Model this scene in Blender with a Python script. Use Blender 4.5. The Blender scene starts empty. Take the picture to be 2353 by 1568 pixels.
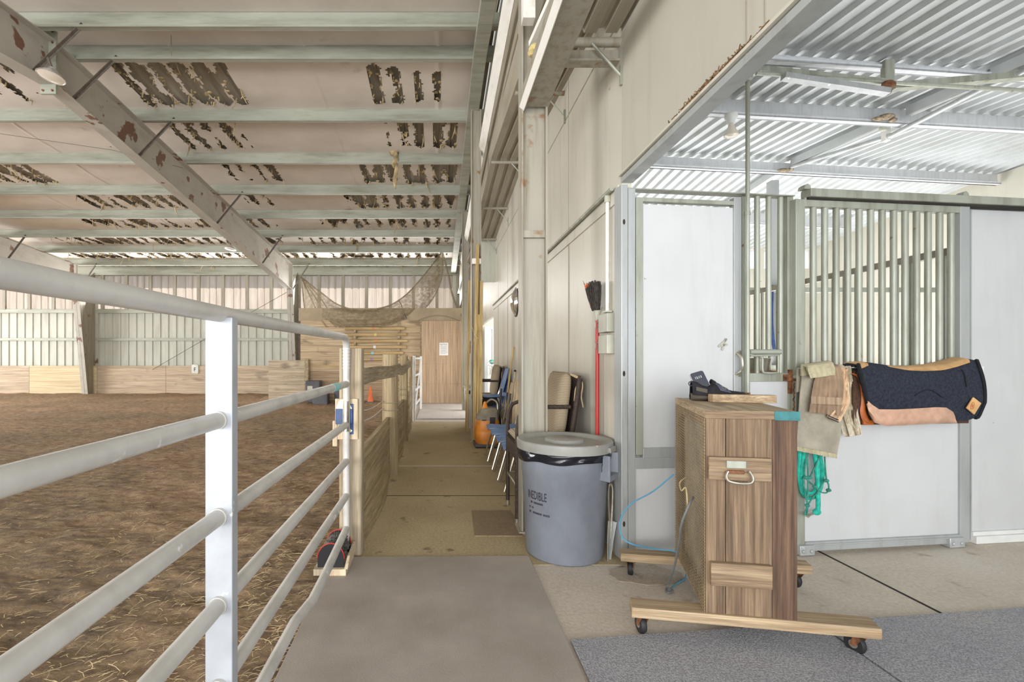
import bpy, bmesh, math, random
from mathutils import Vector, Matrix, noise
random.seed(7)
S = bpy.context.scene
COL = S.collection
F, HC, PX, PY = 1100.0, 1.25, 1005.0, 824.0      # focal length in pixels, eye height, optical centre of the 2353x1568 photo
def X(u, y): return (u-PX)*y/F
def Z(v, y): return HC-(v-PY)*y/F
def P(u, v, y): return Vector((X(u, y), y, Z(v, y)))
def FY(v, z=0.0): return F*(HC-z)/(v-PY)          # distance of a point of height z seen at image row v
V = Vector
# ------------------------------------------------------------------ materials
def lin(c):
    return tuple(((x/255)/12.92 if x/255 <= .04045 else ((x/255+.055)/1.055)**2.4) for x in c)+(1,)
class NT:
    def __init__(s, name):
        s.m = bpy.data.materials.new(name); s.m.use_nodes = True
        s.t = s.m.node_tree; s.b = s.t.nodes['Principled BSDF']; s.out = s.t.nodes['Material Output']
    def n(s, typ, **k):
        x = s.t.nodes.new(typ)
        for a, b in k.items(): setattr(x, a, b)
        return x
    def l(s, a, b): s.t.links.new(a, b)
    def coords(s, scale=(1, 1, 1), rnd=True):
        tc = s.n('ShaderNodeTexCoord'); mp = s.n('ShaderNodeMapping'); s.l(tc.outputs['Object'], mp.inputs['Vector'])
        mp.inputs['Scale'].default_value = scale
        if rnd:
            oi = s.n('ShaderNodeObjectInfo'); mu = s.n('ShaderNodeVectorMath', operation='SCALE')
            cx = s.n('ShaderNodeCombineXYZ')
            for i in range(3): s.l(oi.outputs['Random'], cx.inputs[i])
            s.l(cx.outputs[0], mu.inputs[0]); mu.inputs['Scale'].default_value = 37.0
            s.l(mu.outputs[0], mp.inputs['Location'])
        return mp.outputs['Vector']
    def noise(s, vec, scale=1.0, detail=5, rough=.6, dist=0):
        x = s.n('ShaderNodeTexNoise'); s.l(vec, x.inputs['Vector']); x.inputs['Scale'].default_value = scale
        x.inputs['Detail'].default_value = detail; x.inputs['Roughness'].default_value = rough; x.inputs['Distortion'].default_value = dist
        return x.outputs['Fac']
    def ramp(s, fac, stops):
        r = s.n('ShaderNodeValToRGB'); s.l(fac, r.inputs['Fac']); e = r.color_ramp.elements
        while len(e) < len(stops): e.new(.5)
        for i, (p, c) in enumerate(stops):
            e[i].position = p; e[i].color = c if len(c) == 4 else lin(c)
        return r.outputs['Color']
    def mix(s, fac, a, b, mode='MIX'):
        x = s.n('ShaderNodeMix', data_type='RGBA', blend_type=mode)
        for sock, val in ((x.inputs['Factor'], fac), (x.inputs['A'], a), (x.inputs['B'], b)):
            if hasattr(val, 'links') or hasattr(val, 'is_linked'): s.l(val, sock)
            elif isinstance(val, (int, float)): sock.default_value = val
            else: sock.default_value = val if len(val) == 4 else lin(val)
        return x.outputs['Result']
    def bump(s, h, strength=.3, dist=.01):
        b = s.n('ShaderNodeBump'); s.l(h, b.inputs['Height']); b.inputs['Strength'].default_value = strength
        b.inputs['Distance'].default_value = dist; s.l(b.outputs['Normal'], s.b.inputs['Normal'])
    def base(s, c): s.l(c, s.b.inputs['Base Color'])
W4 = (1, 1, 1, 1); K4 = (0, 0, 0, 1)
def M_plain(name, c, rough=.5, metal=0, var=.12, sc=4.0, bump=0, bs=60, trans=0):
    t = NT(name); v = t.coords()
    f = t.noise(v, sc)
    d = tuple(max(0, x*(1-var)) for x in c); h = tuple(min(255, x*(1+var*.6)) for x in c)
    t.base(t.ramp(f, [(.35, d), (.65, h)])); t.b.inputs['Roughness'].default_value = rough; t.b.inputs['Metallic'].default_value = metal
    if bump: t.bump(t.noise(v, bs, 3), bump, .004)
    return t.m
def M_dirty(name, c, dirt, scale, amt=(.5, .75), spots=None, rough=.5, metal=0, fine=True, bump=.05):
    """painted or galvanised surface with stretched dirt streaks and small spots that belong to the surface"""
    t = NT(name); v = t.coords(scale)
    f = t.noise(v, 1.0, 8, .65)
    col = t.ramp(f, [(amt[0], c), (amt[1], dirt)])
    v2 = t.coords((1, 1, 1))
    g = t.noise(v2, 1.3, 3)
    col = t.mix(t.ramp(g, [(.4, K4), (.7, (.35, .35, .35, 1))]), col, tuple(x*.86 for x in c))
    if spots:
        h = t.noise(v2, spots[1], 4, .55)
        col = t.mix(t.ramp(h, [(spots[2], K4), (spots[2]+spots[3], W4)]), col, spots[0])
    t.base(col); t.b.inputs['Roughness'].default_value = rough; t.b.inputs['Metallic'].default_value = metal
    if bump: t.bump(t.noise(v2, 40, 4), bump, .003)
    return t.m
def M_wood(name, light, dark, axis=0, sc=1.0, rough=.75, streak=(.35, .62), knots=True, bump=.25):
    t = NT(name); a = [22*sc]*3; a[axis] = .9*sc
    v = t.coords(tuple(a)); f = t.noise(v, 1.0, 12, .72, .25)
    mid = tuple((x+y)/2 for x, y in zip(light, dark))
    col = t.ramp(f, [(streak[0], dark), ((streak[0]+streak[1])/2, mid), (streak[1], light)])
    b = [110*sc]*3; b[axis] = 2.2*sc
    g = t.noise(t.coords(tuple(b)), 1.0, 4)
    col = t.mix(.34, col, t.ramp(g, [(.35, (60, 52, 44)), (.65, (232, 224, 208))]), 'OVERLAY')
    if knots:
        k = [4*sc]*3; k[axis] = 1.6*sc
        h = t.noise(t.coords(tuple(k)), 1.0, 2)
        col = t.mix(t.ramp(h, [(.62, K4), (.72, (.6, .6, .6, 1))]), col, tuple(x*.62 for x in dark))
    t.base(col); t.b.inputs['Roughness'].default_value = rough
    t.bump(g, bump, .003)
    return t.m
MT = {}
MT['galv'] = M_dirty('galvanised_steel', (190, 193, 193), (150, 152, 148), (9, 9, 3), (.45, .8), ((226, 228, 228), 26, .66, .05), .42, .35)
MT['gate'] = M_dirty('gate_galvanised', (206, 203, 197), (172, 168, 160), (6, 6, 6), (.45, .8), ((236, 235, 232), 14, .65, .05), .42, .1)
MT['purlin'] = M_dirty('purlin_zinc', (174, 177, 164), (132, 132, 114), (.9, 7, 7), (.42, .72), None, .5, .15)
MT['stallsteel'] = M_dirty('stall_frame_steel', (172, 175, 162), (132, 131, 113), (12, 12, 1.5), (.43, .72), ((118, 92, 64), 9, .68, .06), .45, .25)
MT['bluesteel'] = M_dirty('stall_trim_steel', (178, 181, 180), (150, 150, 146), (12, 12, 1.5), (.5, .8), None, .42, .25)
MT['frame'] = M_dirty('frame_paint_rust', (186, 181, 170), (158, 150, 136), (5, 2, 5), (.5, .8), ((124, 92, 74), 2.3, .60, .025), .55, 0)
MT['frame2'] = M_dirty('frame_paint', (166, 161, 147), (138, 126, 102), (16, 16, .9), (.46, .70), ((140, 108, 74), 4.2, .63, .06), .5, 0)
MT['litwhite'] = M_dirty('lit_white', (240, 238, 230), (210, 204, 190), (10, 3, 10), (.5, .75), None, .5, 0); MT['gateflat'] = M_dirty('gate_upright_zinc', (176, 180, 186), (156, 158, 160), (6, 6, 6), (.45, .8), ((226, 226, 226), 9, .67, .03), .42, .15)  # channel white raised so strong light sits in its colour; small fittings share it
MT['darkbrace'] = M_dirty('brace_steel', (118, 112, 104), (96, 76, 60), (20, 20, 20), (.45, .7), None, .55, .2)
MT['wallpanel'] = M_dirty('aisle_wall_panel', (204, 200, 186), (180, 173, 155), (8, 8, .8), (.52, .82), ((120, 110, 95), 17, .73, .03), .42)
MT['header'] = M_dirty('header_panel', (188, 184, 170), (174, 168, 152), (5, 5, .6), (.5, .8), ((96, 84, 70), 19, .75, .03), .5)
MT['wire'] = M_plain('tan_wire', (172, 152, 120), .6, .2, .15); MT['stallwhite'] = M_dirty('stall_white_panel', (203, 204, 204), (192, 192, 189), (6, 6, 1.0), (.5, .8), ((130, 120, 104), 22, .76, .02), .4)
MT['siding'] = M_dirty('arena_siding', (196, 197, 185), (172, 168, 150), (6, 6, .7), (.45, .75), None, .45)
MT['stallroof'] = M_dirty('stall_roof_sheet', (205, 208, 208), (186, 188, 184), (2, 2, 2), (.45, .75), None, .45, .1)
MT['leanroof'] = M_dirty('lean_roof_sheet', (176, 168, 150), (140, 130, 110), (10, 1, 4), (.45, .75), None, .5, .1)
MT['deck'] = M_dirty('roof_deck', (172, 164, 148), (140, 128, 108), (6, 1, 4), (.4, .7), None, .6)
MT['wood_cart'] = M_wood('cart_wood', (154, 132, 106), (86, 66, 50), 2, 1.1, streak=(.34, .64))
MT['wood_cart2'] = M_wood('cart_wood_red', (122, 96, 76), (70, 50, 38), 2, 1.5, streak=(.34, .64))
MT['wood_beam'] = M_wood('cart_beam_wood', (190, 170, 140), (146, 122, 94), 0, 1.8)
MT['wood_batten'] = M_wood('batten_wood', (166, 146, 118), (112, 90, 70), 0, 2.0)
MT['wood_top'] = M_wood('cart_top_wood', (200, 184, 156), (156, 132, 102), 1, 1.6)
MT['wood_post'] = M_wood('post_wood', (192, 179, 156), (146, 130, 108), 2, 1.2)
MT['wood_post2'] = M_wood('peeled_log_wood', (182, 166, 134), (136, 118, 88), 2, .9)
MT['wood_rail'] = M_wood('grey_rail_wood', (186, 172, 146), (138, 122, 96), 1, .8); MT['grey_plank'] = M_wood('grey_plank', (206, 193, 171), (168, 152, 130), 0, .8)
MT['wood_kick'] = M_wood('kick_board_wood', (190, 172, 138), (146, 128, 98), 1, .9)
MT['plank'] = M_wood('pine_plank', (208, 190, 160), (174, 152, 122), 0, .9)
MT['planklow'] = M_wood('stained_pine_plank', (184, 162, 134), (148, 124, 98), 0, .9)
MT['ply'] = M_wood('kick_plywood', (206, 190, 168), (172, 154, 132), 0, .6, streak=(.3, .6))
MT['ply2'] = M_wood('pale_plywood', (222, 207, 176), (202, 184, 150), 0, .35, streak=(.3, .6))
MT['door_ply'] = M_wood('brown_panel_ply', (188, 164, 138), (172, 147, 120), 2, .4, knots=False)
MT['board'] = M_wood('pale_board', (226, 212, 188), (196, 178, 148), 2, .8)
MT['lumberx'] = M_wood('pole_lumber', (204, 182, 138), (164, 138, 96), 0, .9); MT['lumber'] = M_wood('yellow_lumber', (206, 182, 130), (158, 132, 84), 2, .6)
MT['vinyl'] = M_dirty('insulation_vinyl', (232, 223, 214), (216, 206, 194), (.6, .6, .6), (.45, .75), ((170, 156, 130), 1.2, .66, .1), .55, 0, bump=.15)
MT['tuft'] = M_plain('glass_wool', (184, 164, 124), .9, 0, .3, 8)
MT['rubber'] = M_plain('rubber_black', (34, 34, 36), .6, 0, .2)
MT['black'] = M_plain('black_plastic', (30, 30, 33), .4, 0, .1)
MT['bag'] = M_plain('bin_bag_plastic', (30, 31, 38), .16, 0, .2, 9, .25, 18)
MT['can'] = M_dirty('grey_bin_plastic', (132, 137, 146), (108, 112, 121), (2.2, 2.2, 1.6), (.42, .7), ((176, 160, 140), 3, .68, .1), .4)
MT['lid'] = M_dirty('grey_lid_plastic', (158, 158, 152), (134, 132, 124), (3, 3, 3), (.45, .7), ((208, 200, 180), 14, .72, .03), .42)
MT['red'] = M_plain('red_paint', (176, 34, 26), .35, 0, .08)
MT['teal'] = M_plain('teal_rope', (36, 186, 164), .7, 0, .18, 30, .5, 300)
MT['dteal'] = M_plain('dark_teal_cord', (52, 138, 120), .75, 0, .2, 30)
MT['tealpaint'] = M_plain('teal_paint', (50, 112, 114), .6, 0, .2, 14)
MT['tape'] = M_plain('pale_teal_tape', (140, 200, 200), .5, 0, .1)
MT['blueplastic'] = M_plain('blue_chair_plastic', (104, 136, 184), .35, 0, .12, 5)
MT['bluemetal'] = M_plain('blue_latch_paint', (38, 68, 116), .4, 0, .2, 20)
MT['bluecable'] = M_plain('blue_cable', (84, 156, 190), .5, 0, .08)
MT['greycable'] = M_plain('grey_cable', (118, 122, 122), .5, 0, .08)
MT['chrome'] = M_plain('worn_chrome', (190, 184, 168), .28, .8, .15, 12)
MT['litter'] = M_plain('nest_litter', (128, 100, 70), .9, 0, .4, 60); MT['nest'] = M_plain('mud_nest', (150, 134, 112), .95, 0, .3, 40, .8, 60); MT['dust'] = M_plain('dusty_sheet', (172, 156, 130), .95, 0, .08, 2); MT['stallpurlin'] = M_dirty('stall_purlin_paint', (220, 222, 224), (196, 198, 200), (22, 3, 3), (.45, .75), None, .5); MT['rust'] = M_plain('rusty_steel', (128, 84, 56), .75, .2, .4, 25, .3)
MT['wicker'] = M_plain('dark_wicker', (62, 48, 40), .6, 0, .5, 120, .8, 160)
MT['cush'] = None
MT['orange'] = M_plain('orange_plastic', (232, 146, 52), .42, 0, .1, 6)
MT['greyplastic'] = M_plain('dusty_grey_plastic', (140, 132, 116), .5, 0, .14, 6)
MT['hose'] = M_plain('tan_hose', (178, 158, 124), .6, 0, .12)
MT['cone'] = M_plain('cone_orange', (230, 116, 62), .55, 0, .1)
MT['shoe'] = M_plain('shoe_knit', (32, 30, 34), .85, 0, .25, 40, .5, 400)
MT['shoestrap'] = M_plain('shoe_strap', (74, 76, 92), .8, 0, .15, 40)
MT['sole'] = M_plain('shoe_sole', (78, 72, 60), .7, 0, .1)
MT['screen'] = M_plain('phone_screen', (64, 66, 74), .08, 0, .05)
MT['phonebody'] = M_plain('phone_case', (206, 190, 206), .3, .3, .04)
MT['white'] = M_plain('white_paint', (226, 226, 222), .5, 0, .05)
MT['paper'] = M_plain('white_paper', (232, 231, 226), .7, 0, .03)
MT['ink'] = M_plain('dark_ink', (44, 46, 52), .7, 0, .1)
MT['greyink'] = M_plain('grey_ink', (150, 150, 148), .7, 0, .1)
MT['felt'] = M_plain('navy_felt', (36, 41, 54), .95, 0, .38, 70, .9, 130)
MT['feltedge'] = M_plain('black_felt', (20, 24, 28), .9, 0, .3, 30)
MT['leather'] = M_plain('pale_leather', (204, 162, 136), .45, 0, .12, 9)
MT['leather2'] = M_plain('tan_leather', (212, 166, 112), .5, 0, .12, 9)
MT['cognac'] = M_plain('orange_leather', (176, 92, 34), .5, 0, .2, 9)
MT['brownfleece'] = M_plain('brown_fleece', (84, 58, 42), .95, 0, .2, 60, .9, 200)
MT['fleece'] = M_plain('cream_fleece', (206, 194, 170), .95, 0, .10, 60, 1.0, 160)
MT['towelgrey'] = M_plain('grey_towel', (176, 168, 150), .95, 0, .1, 9, .7, 420)
MT['toweltan'] = M_plain('tan_towel', (164, 138, 112), .95, 0, .1, 9, .7, 420)
MT['towelgreen'] = M_plain('sage_towel', (190, 180, 148), .95, 0, .08, 9, .7, 420)
MT['striped'] = M_plain('cream_knit', (210, 180, 146), .95, 0, .1, 30, .6, 200)
MT['foam'] = M_plain('yellow_foam', (226, 206, 140), .8, 0, .15, 20, .5, 40)
MT['straw'] = M_plain('straw', (206, 184, 142), .8, 0, .25, 3)
MT['bulb'] = M_plain('bulb_glass', (226, 216, 200), .2, 0, .04)
MT['reflect'] = M_plain('lamp_reflector', (222, 222, 220), .15, .6, .05)
MT['mirror'] = M_plain('mirror_glass', (225, 225, 222), .05, .9, .02)
MT['bracket'] = M_plain('grey_box_paint', (186, 184, 170), .45, 0, .08)
MT['darkgap'] = M_plain('dark_gap', (50, 46, 40), .9, 0, .2)
MT['bristle'] = M_plain('bristle', (112, 108, 100), .8, 0, .4, 40)
MT['broomfibre'] = M_plain('broom_fibre', (64, 58, 54), .85, 0, .4, 50)
MT['tubgrey'] = M_plain('dark_grey_tub', (84, 84, 88), .6, 0, .15)
MT['basket'] = M_plain('white_wire', (220, 220, 216), .5, 0, .05)
def mk_special():
    # striped cushion cloth
    t = NT('cushion_cloth'); v = t.coords((1, 1, 1), False); w = t.n('ShaderNodeTexWave', bands_direction='Z'); t.l(v, w.inputs['Vector'])
    w.inputs['Scale'].default_value = 26; w.inputs['Distortion'].default_value = 1.5
    t.base(t.ramp(w.outputs['Fac'], [(.2, (140, 124, 102)), (.5, (180, 164, 138))])); t.b.inputs['Roughness'].default_value = .95
    t.bump(t.noise(v, 250, 2), .4, .002); MT['cush'] = t.m
    # concrete
    def conc(name, a, b, c, groove):
        t = NT(name); v = t.coords((1, 1, 1), False)
        f = t.noise(v, 1.1, 8, .6); col = t.ramp(f, [(.32, b), (.66, a)])
        g = t.noise(v, 55, 5, .7); col = t.mix(.35, col, t.ramp(g, [(.3, (90, 86, 78)), (.7, (220, 214, 204))]), 'OVERLAY')
        h = t.noise(v, 5, 4, .6); col = t.mix(t.ramp(h, [(.63, K4), (.70, (.75, .75, .75, 1))]), col, c)
        t.base(col); t.b.inputs['Roughness'].default_value = .85
        if groove:
            gv = t.noise(t.coords((140, 2, 2), False), 1, 2); mx = t.n('ShaderNodeMath', operation='ADD'); t.l(gv, mx.inputs[0]); t.l(g, mx.inputs[1]); t.bump(mx.outputs[0], .35, .004)
        else: t.bump(g, .35, .004)
        MT[name] = t.m
    conc('concrete_aisle', (196, 180, 146), (176, 160, 126), (104, 88, 64), True)
    conc('concrete_stall', (216, 208, 198), (198, 188, 175), (168, 152, 132), False)
    conc('concrete_far', (206, 200, 196), (188, 180, 172), (160, 150, 140), False)
    conc('slab', (158, 142, 116), (138, 120, 94), (110, 94, 72), False); conc('rubble', (196, 186, 172), (160, 146, 126), (120, 104, 84), False)
    # rubber mats
    t = NT('mat_smooth'); v = t.coords((1, 1, 1), False); f = t.noise(v, 1.9, 7, .6)
    col = t.ramp(f, [(.3, (150, 139, 128)), (.55, (166, 157, 148)), (.75, (182, 168, 150))])
    h = t.noise(v, 14, 6, .7); col = t.mix(t.ramp(h, [(.62, K4), (.72, (.5, .5, .5, 1))]), col, (170, 158, 142))
    t.base(col); t.b.inputs['Roughness'].default_value = .8; t.bump(t.noise(v, 160, 3), .3, .003); MT['mat_smooth'] = t.m
    t = NT('mat_textured'); v = t.coords((1, 1, 1), False)
    vo = t.noise(t.coords((190, 120, 120), False), 1, 2, .5)
    f = t.noise(v, 1.4, 6, .6); col = t.ramp(f, [(.35, (160, 160, 165)), (.60, (174, 173, 175)), (.78, (194, 180, 164))])
    col = t.mix(.45, col, t.ramp(vo, [(.40, (84, 84, 88)), (.58, (190, 190, 192))]), 'OVERLAY')
    t.base(col); t.b.inputs['Roughness'].default_value = .75; t.bump(vo, .8, .006); MT['mat_textured'] = t.m
    # dirt
    t = NT('arena_dirt'); v = t.coords((1, 1, 1), False)
    f = t.noise(v, .55, 6, .6); col = t.ramp(f, [(.3, (172, 149, 121)), (.5, (192, 167, 136)), (.7, (208, 184, 152))])
    g = t.noise(t.coords((1, 2.0, 1), False), 8, 9, .72); col = t.mix(.8, col, t.ramp(g, [(.32, (60, 56, 50)), (.68, (215, 208, 196))]), 'OVERLAY')
    k = t.noise(v, 70, 4, .7); col = t.mix(t.ramp(k, [(.68, K4), (.74, (.5, .5, .5, 1))]), col, (190, 166, 124))
    t.base(col); t.b.inputs['Roughness'].default_value = .95
    ad = t.n('ShaderNodeMath', operation='ADD'); t.l(g, ad.inputs[0]); t.l(t.noise(v, 34, 6, .7), ad.inputs[1]); t.bump(ad.outputs[0], .9, .05); MT['dirt'] = t.m
    # translucent wall light panels
    t = NT('fibreglass_panel'); v = t.coords((7, 7, .8), False); f = t.noise(v, 1, 7, .6)
    c = t.ramp(f, [(.35, (186, 174, 162)), (.7, (160, 146, 132))])
    tr = t.n('ShaderNodeBsdfTranslucent'); df = t.n('ShaderNodeBsdfDiffuse'); t.l(c, tr.inputs['Color']); t.l(c, df.inputs['Color'])
    mx = t.n('ShaderNodeMixShader'); mx.inputs[0].default_value = .3; t.l(tr.outputs[0], mx.inputs[1]); t.l(df.outputs[0], mx.inputs[2])
    t.l(mx.outputs[0], t.out.inputs['Surface']); MT['fibre'] = t.m
    # sheer net cloth
    t = NT('net_cloth'); v = t.coords((1, 1, 1), False); g = t.noise(v, 7, 8, .7)
    t.base(t.ramp(g, [(.3, (138, 122, 98)), (.7, (176, 160, 132))])); t.b.inputs['Roughness'].default_value = .9
    h = t.noise(t.coords((5, 5, 9), False), 1.6, 6, .7); a = t.ramp(h, [(.40, (.45, .45, .45, 1)), (.62, (.9, .9, .9, 1))])
    t.l(a, t.b.inputs['Alpha']); MT['net'] = t.m
    t = NT('sheer_net'); v = t.coords((1, 1, 1), False); t.b.inputs['Base Color'].default_value = lin((170, 158, 138)); t.b.inputs['Alpha'].default_value = .42; MT['sheer'] = t.m
    # clear window glass
    t = NT('window_glass'); t.b.inputs['Base Color'].default_value = (.95, .97, 1, 1); t.b.inputs['Roughness'].default_value = .1; t.b.inputs['Alpha'].default_value = .15; MT['glass'] = t.m
mk_special()
# ------------------------------------------------------------------ mesh building
JIT = random.Random(99)
class MB:
    def __init__(s): s.v = []; s.f = []; s.sm = []
    def add(s, vs, fs, sm=False):
        o = len(s.v); s.v += [tuple(x) for x in vs]; s.f += [tuple(i+o for i in f) for f in fs]; s.sm += [sm]*len(fs); return s
    def box(s, a, b):
        e = JIT.uniform(.0001, .0009)     # hairline difference so that touching faces never coincide
        x0, y0, z0 = (min(a[i], b[i])-e for i in range(3)); x1, y1, z1 = (max(a[i], b[i])+e for i in range(3))
        return s.add([(x0, y0, z0), (x1, y0, z0), (x1, y1, z0), (x0, y1, z0), (x0, y0, z1), (x1, y0, z1), (x1, y1, z1), (x0, y1, z1)],
                     [(0, 3, 2, 1), (4, 5, 6, 7), (0, 1, 5, 4), (1, 2, 6, 5), (2, 3, 7, 6), (3, 0, 4, 7)])
    def hexa(s, q0, q1):
        """two matching quads joined into a solid"""
        return s.add(list(q0)+list(q1), [(3, 2, 1, 0), (4, 5, 6, 7), (0, 1, 5, 4), (1, 2, 6, 5), (2, 3, 7, 6), (3, 0, 4, 7)])
    def bar(s, p, q, w, h, up=(0, 0, 1)):
        p, q = V(p), V(q); d = (q-p).normalized(); r = d.cross(V(up))
        if r.length < 1e-4: r = d.cross(V((0, 1, 0)))
        r.normalize(); u = r.cross(d); r *= w/2; u *= h/2
        return s.hexa([p-r-u, p+r-u, p+r+u, p-r+u], [q-r-u, q+r-u, q+r+u, q-r+u])
    def tube(s, pts, r, n=10, closed=False, caps=True):
        pts = [V(p) for p in pts]; m = len(pts); rr = r if isinstance(r, (list, tuple)) else [r]*m
        ref = None; rings = []
        for i in range(m):
            a = pts[(i-1) % m] if (closed or i > 0) else pts[i]; b = pts[(i+1) % m] if (closed or i < m-1) else pts[i]
            d = (b-a).normalized()
            if ref is None:
                ref = d.cross(V((0, 0, 1)))
                if ref.length < .05: ref = d.cross(V((1, 0, 0)))
                ref.normalize()
            else:
                ref = ref-d*ref.dot(d)
                ref = ref.normalized() if ref.length > 1e-5 else d.orthogonal().normalized()
            w = d.cross(ref); rings.append([pts[i]+(ref*math.cos(2*math.pi*k/n)+w*math.sin(2*math.pi*k/n))*rr[i] for k in range(n)])
        vs = [p for g in rings for p in g]; fs = []
        for i in range(m if closed else m-1):
            j = (i+1) % m
            for k in range(n): fs.append((i*n+k, i*n+(k+1) % n, j*n+(k+1) % n, j*n+k))
        s.add(vs, fs, True)
        if caps and not closed:
            s.add(rings[0], [tuple(range(n))[::-1]]); s.add(rings[-1], [tuple(range(n))])
        return s
    def lathe(s, prof, c=(0, 0, 0), n=32, rot=None):
        vs = []; fs = []; m = len(prof)
        for r, z in prof:
            for k in range(n):
                a = 2*math.pi*k/n; p = V((r*math.cos(a), r*math.sin(a), z))
                vs.append((rot @ p if rot else p)+V(c))
        for i in range(m-1):
            for k in range(n): fs.append((i*n+k, i*n+(k+1) % n, (i+1)*n+(k+1) % n, (i+1)*n+k))
        return s.add(vs, fs, True)
    def prism(s, poly, axis, a, b):
        def mk(p, t):
            return {0: (t, p[0], p[1]), 1: (p[0], t, p[1]), 2: (p[0], p[1], t)}[axis]
        n = len(poly)
        return s.add([mk(p, a) for p in poly]+[mk(p, b) for p in poly], [tuple(range(n))[::-1], tuple(range(n, 2*n))]+[(i, (i+1) % n, n+(i+1) % n, n+i) for i in range(n)])
    def sheet(s, fn, nu, nv, th=0, sm=True):
        """fn(i/nu, j/nv) -> point; th gives it thickness along its normals"""
        g = [[V(fn(i/nu, j/nv)) for j in range(nv+1)] for i in range(nu+1)]
        idx = lambda i, j: i*(nv+1)+j
        fs = [(idx(i, j), idx(i+1, j), idx(i+1, j+1), idx(i, j+1)) for i in range(nu) for j in range(nv)]
        top = [p for r in g for p in r]
        if not th: return s.add(top, fs, sm)
        bot = []
        for i in range(nu+1):
            for j in range(nv+1):
                a = g[min(i+1, nu)][j]-g[max(i-1, 0)][j]; b = g[i][min(j+1, nv)]-g[i][max(j-1, 0)]
                nn = a.cross(b); nn = nn.normalized() if nn.length > 1e-9 else V((0, 0, 1)); bot.append(g[i][j]-nn*th)
        N = len(top); ff = fs+[tuple(k+N for k in f[::-1]) for f in fs]
        edge = [idx(i, 0) for i in range(nu+1)]+[idx(nu, j) for j in range(1, nv+1)]+[idx(i, nv) for i in range(nu-1, -1, -1)]+[idx(0, j) for j in range(nv-1, 0, -1)]
        ff += [(edge[k], edge[k]+N, edge[(k+1) % len(edge)]+N, edge[(k+1) % len(edge)]) for k in range(len(edge))]
        return s.add(top+bot, ff, sm)
    def ball(s, c, r, n=12, sc=(1, 1, 1)):
        vs = []; m = n//2
        for i in range(m+1):
            for k in range(n):
                th = math.pi*i/m; a = 2*math.pi*k/n
                vs.append((c[0]+r*sc[0]*math.sin(th)*math.cos(a), c[1]+r*sc[1]*math.sin(th)*math.sin(a), c[2]+r*sc[2]*math.cos(th)))
        return s.add(vs, [(i*n+k, (i+1)*n+k, (i+1)*n+(k+1) % n, i*n+(k+1) % n) for i in range(m) for k in range(n)], True)
    def build(s, name, m, parent=None, local=False, bevel=0, sharp=38):
        off = V((0, 0, 0))
        if parent is not None and not local: off = root_loc(parent)
        me = bpy.data.meshes.new(name); me.from_pydata([V(v)-off for v in s.v], [], s.f); me.update()
        bm = bmesh.new(); bm.from_mesh(me); bmesh.ops.remove_doubles(bm, verts=bm.verts, dist=1e-5)
        bmesh.ops.recalc_face_normals(bm, faces=bm.faces); bm.to_mesh(me); bm.free()
        if any(s.sm):
            me.polygons.foreach_set('use_smooth', [True]*len(me.polygons)); me.set_sharp_from_angle(angle=math.radians(sharp))
        o = bpy.data.objects.new(name, me); COL.objects.link(o); me.materials.append(MT[m] if isinstance(m, str) else m)
        if parent is not None: o.parent = parent
        if bevel:
            md = o.modifiers.new('edge', 'BEVEL'); md.width = bevel; md.segments = 2; md.limit_method = 'ANGLE'; md.angle_limit = .6
        return o
def root_loc(o):
    l = V((0, 0, 0))
    while o is not None: l = l+o.location; o = o.parent
    return l
def tag(o, label=None, cat=None, group=None, kind=None):
    if label: o['label'] = label
    if cat: o['category'] = cat
    if group: o['group'] = group
    if kind: o['kind'] = kind
    return o
def thing(name, label, cat, loc=(0, 0, 0), rz=0, group=None):
    o = bpy.data.objects.new(name, None); COL.objects.link(o); o.location = loc; o.rotation_euler = (0, 0, rz); o.empty_display_size = .1
    return tag(o, label, cat, group)
def struct(o): o['kind'] = 'structure'; return o
def dup(o, loc, label=None, rz=None):
    c = o.copy(); COL.objects.link(c); c.location = loc
    if rz is not None: c.rotation_euler = (0, 0, rz)
    if label: c['label'] = label
    for ch in list(o.children):
        a = ch.copy(); COL.objects.link(a); a.parent = c
        for g in list(ch.children):
            b = g.copy(); COL.objects.link(b); b.parent = a
    return c
def text2d(body, size):
    cu = bpy.data.curves.new('t', 'FONT'); cu.body = body; cu.size = size; cu.resolution_u = 3
    ob = bpy.data.objects.new('t', cu); COL.objects.link(ob); bpy.context.view_layer.update()
    me = bpy.data.meshes.new_from_object(ob.evaluated_get(bpy.context.evaluated_depsgraph_get()))
    vs = [v.co.copy() for v in me.vertices]; fs = [tuple(p.vertices) for p in me.polygons]
    bpy.data.objects.remove(ob); bpy.data.curves.remove(cu); bpy.data.meshes.remove(me)
    return vs, fs
def spline(pts, k=6, closed=False):
    pts = [V(p) for p in pts]; n = len(pts); out = []
    rng = range(n if closed else n-1)
    for i in rng:
        p0 = pts[(i-1) % n] if (closed or i > 0) else pts[i]; p1 = pts[i]; p2 = pts[(i+1) % n]; p3 = pts[(i+2) % n] if (closed or i+2 < n) else p2
        for j in range(k):
            t = j/k
            out.append(.5*((2*p1)+(p2-p0)*t+(2*p0-5*p1+4*p2-p3)*t*t+(3*p1-p0-3*p2+p3)*t**3))
    if not closed: out.append(pts[-1])
    return out
def corr(x0, x1, pitch, h, shape=(.0, .62, .70, .92)):
    """rib profile across x: list of (x, offset)"""
    out = []; x = x0
    while x < x1:
        out += [(x+shape[0]*pitch, 0), (x+shape[1]*pitch, 0), (x+shape[2]*pitch, h), (x+shape[3]*pitch, h)]; x += pitch
    out.append((x, 0)); return [(min(a, x1), b) for a, b in out]
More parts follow.
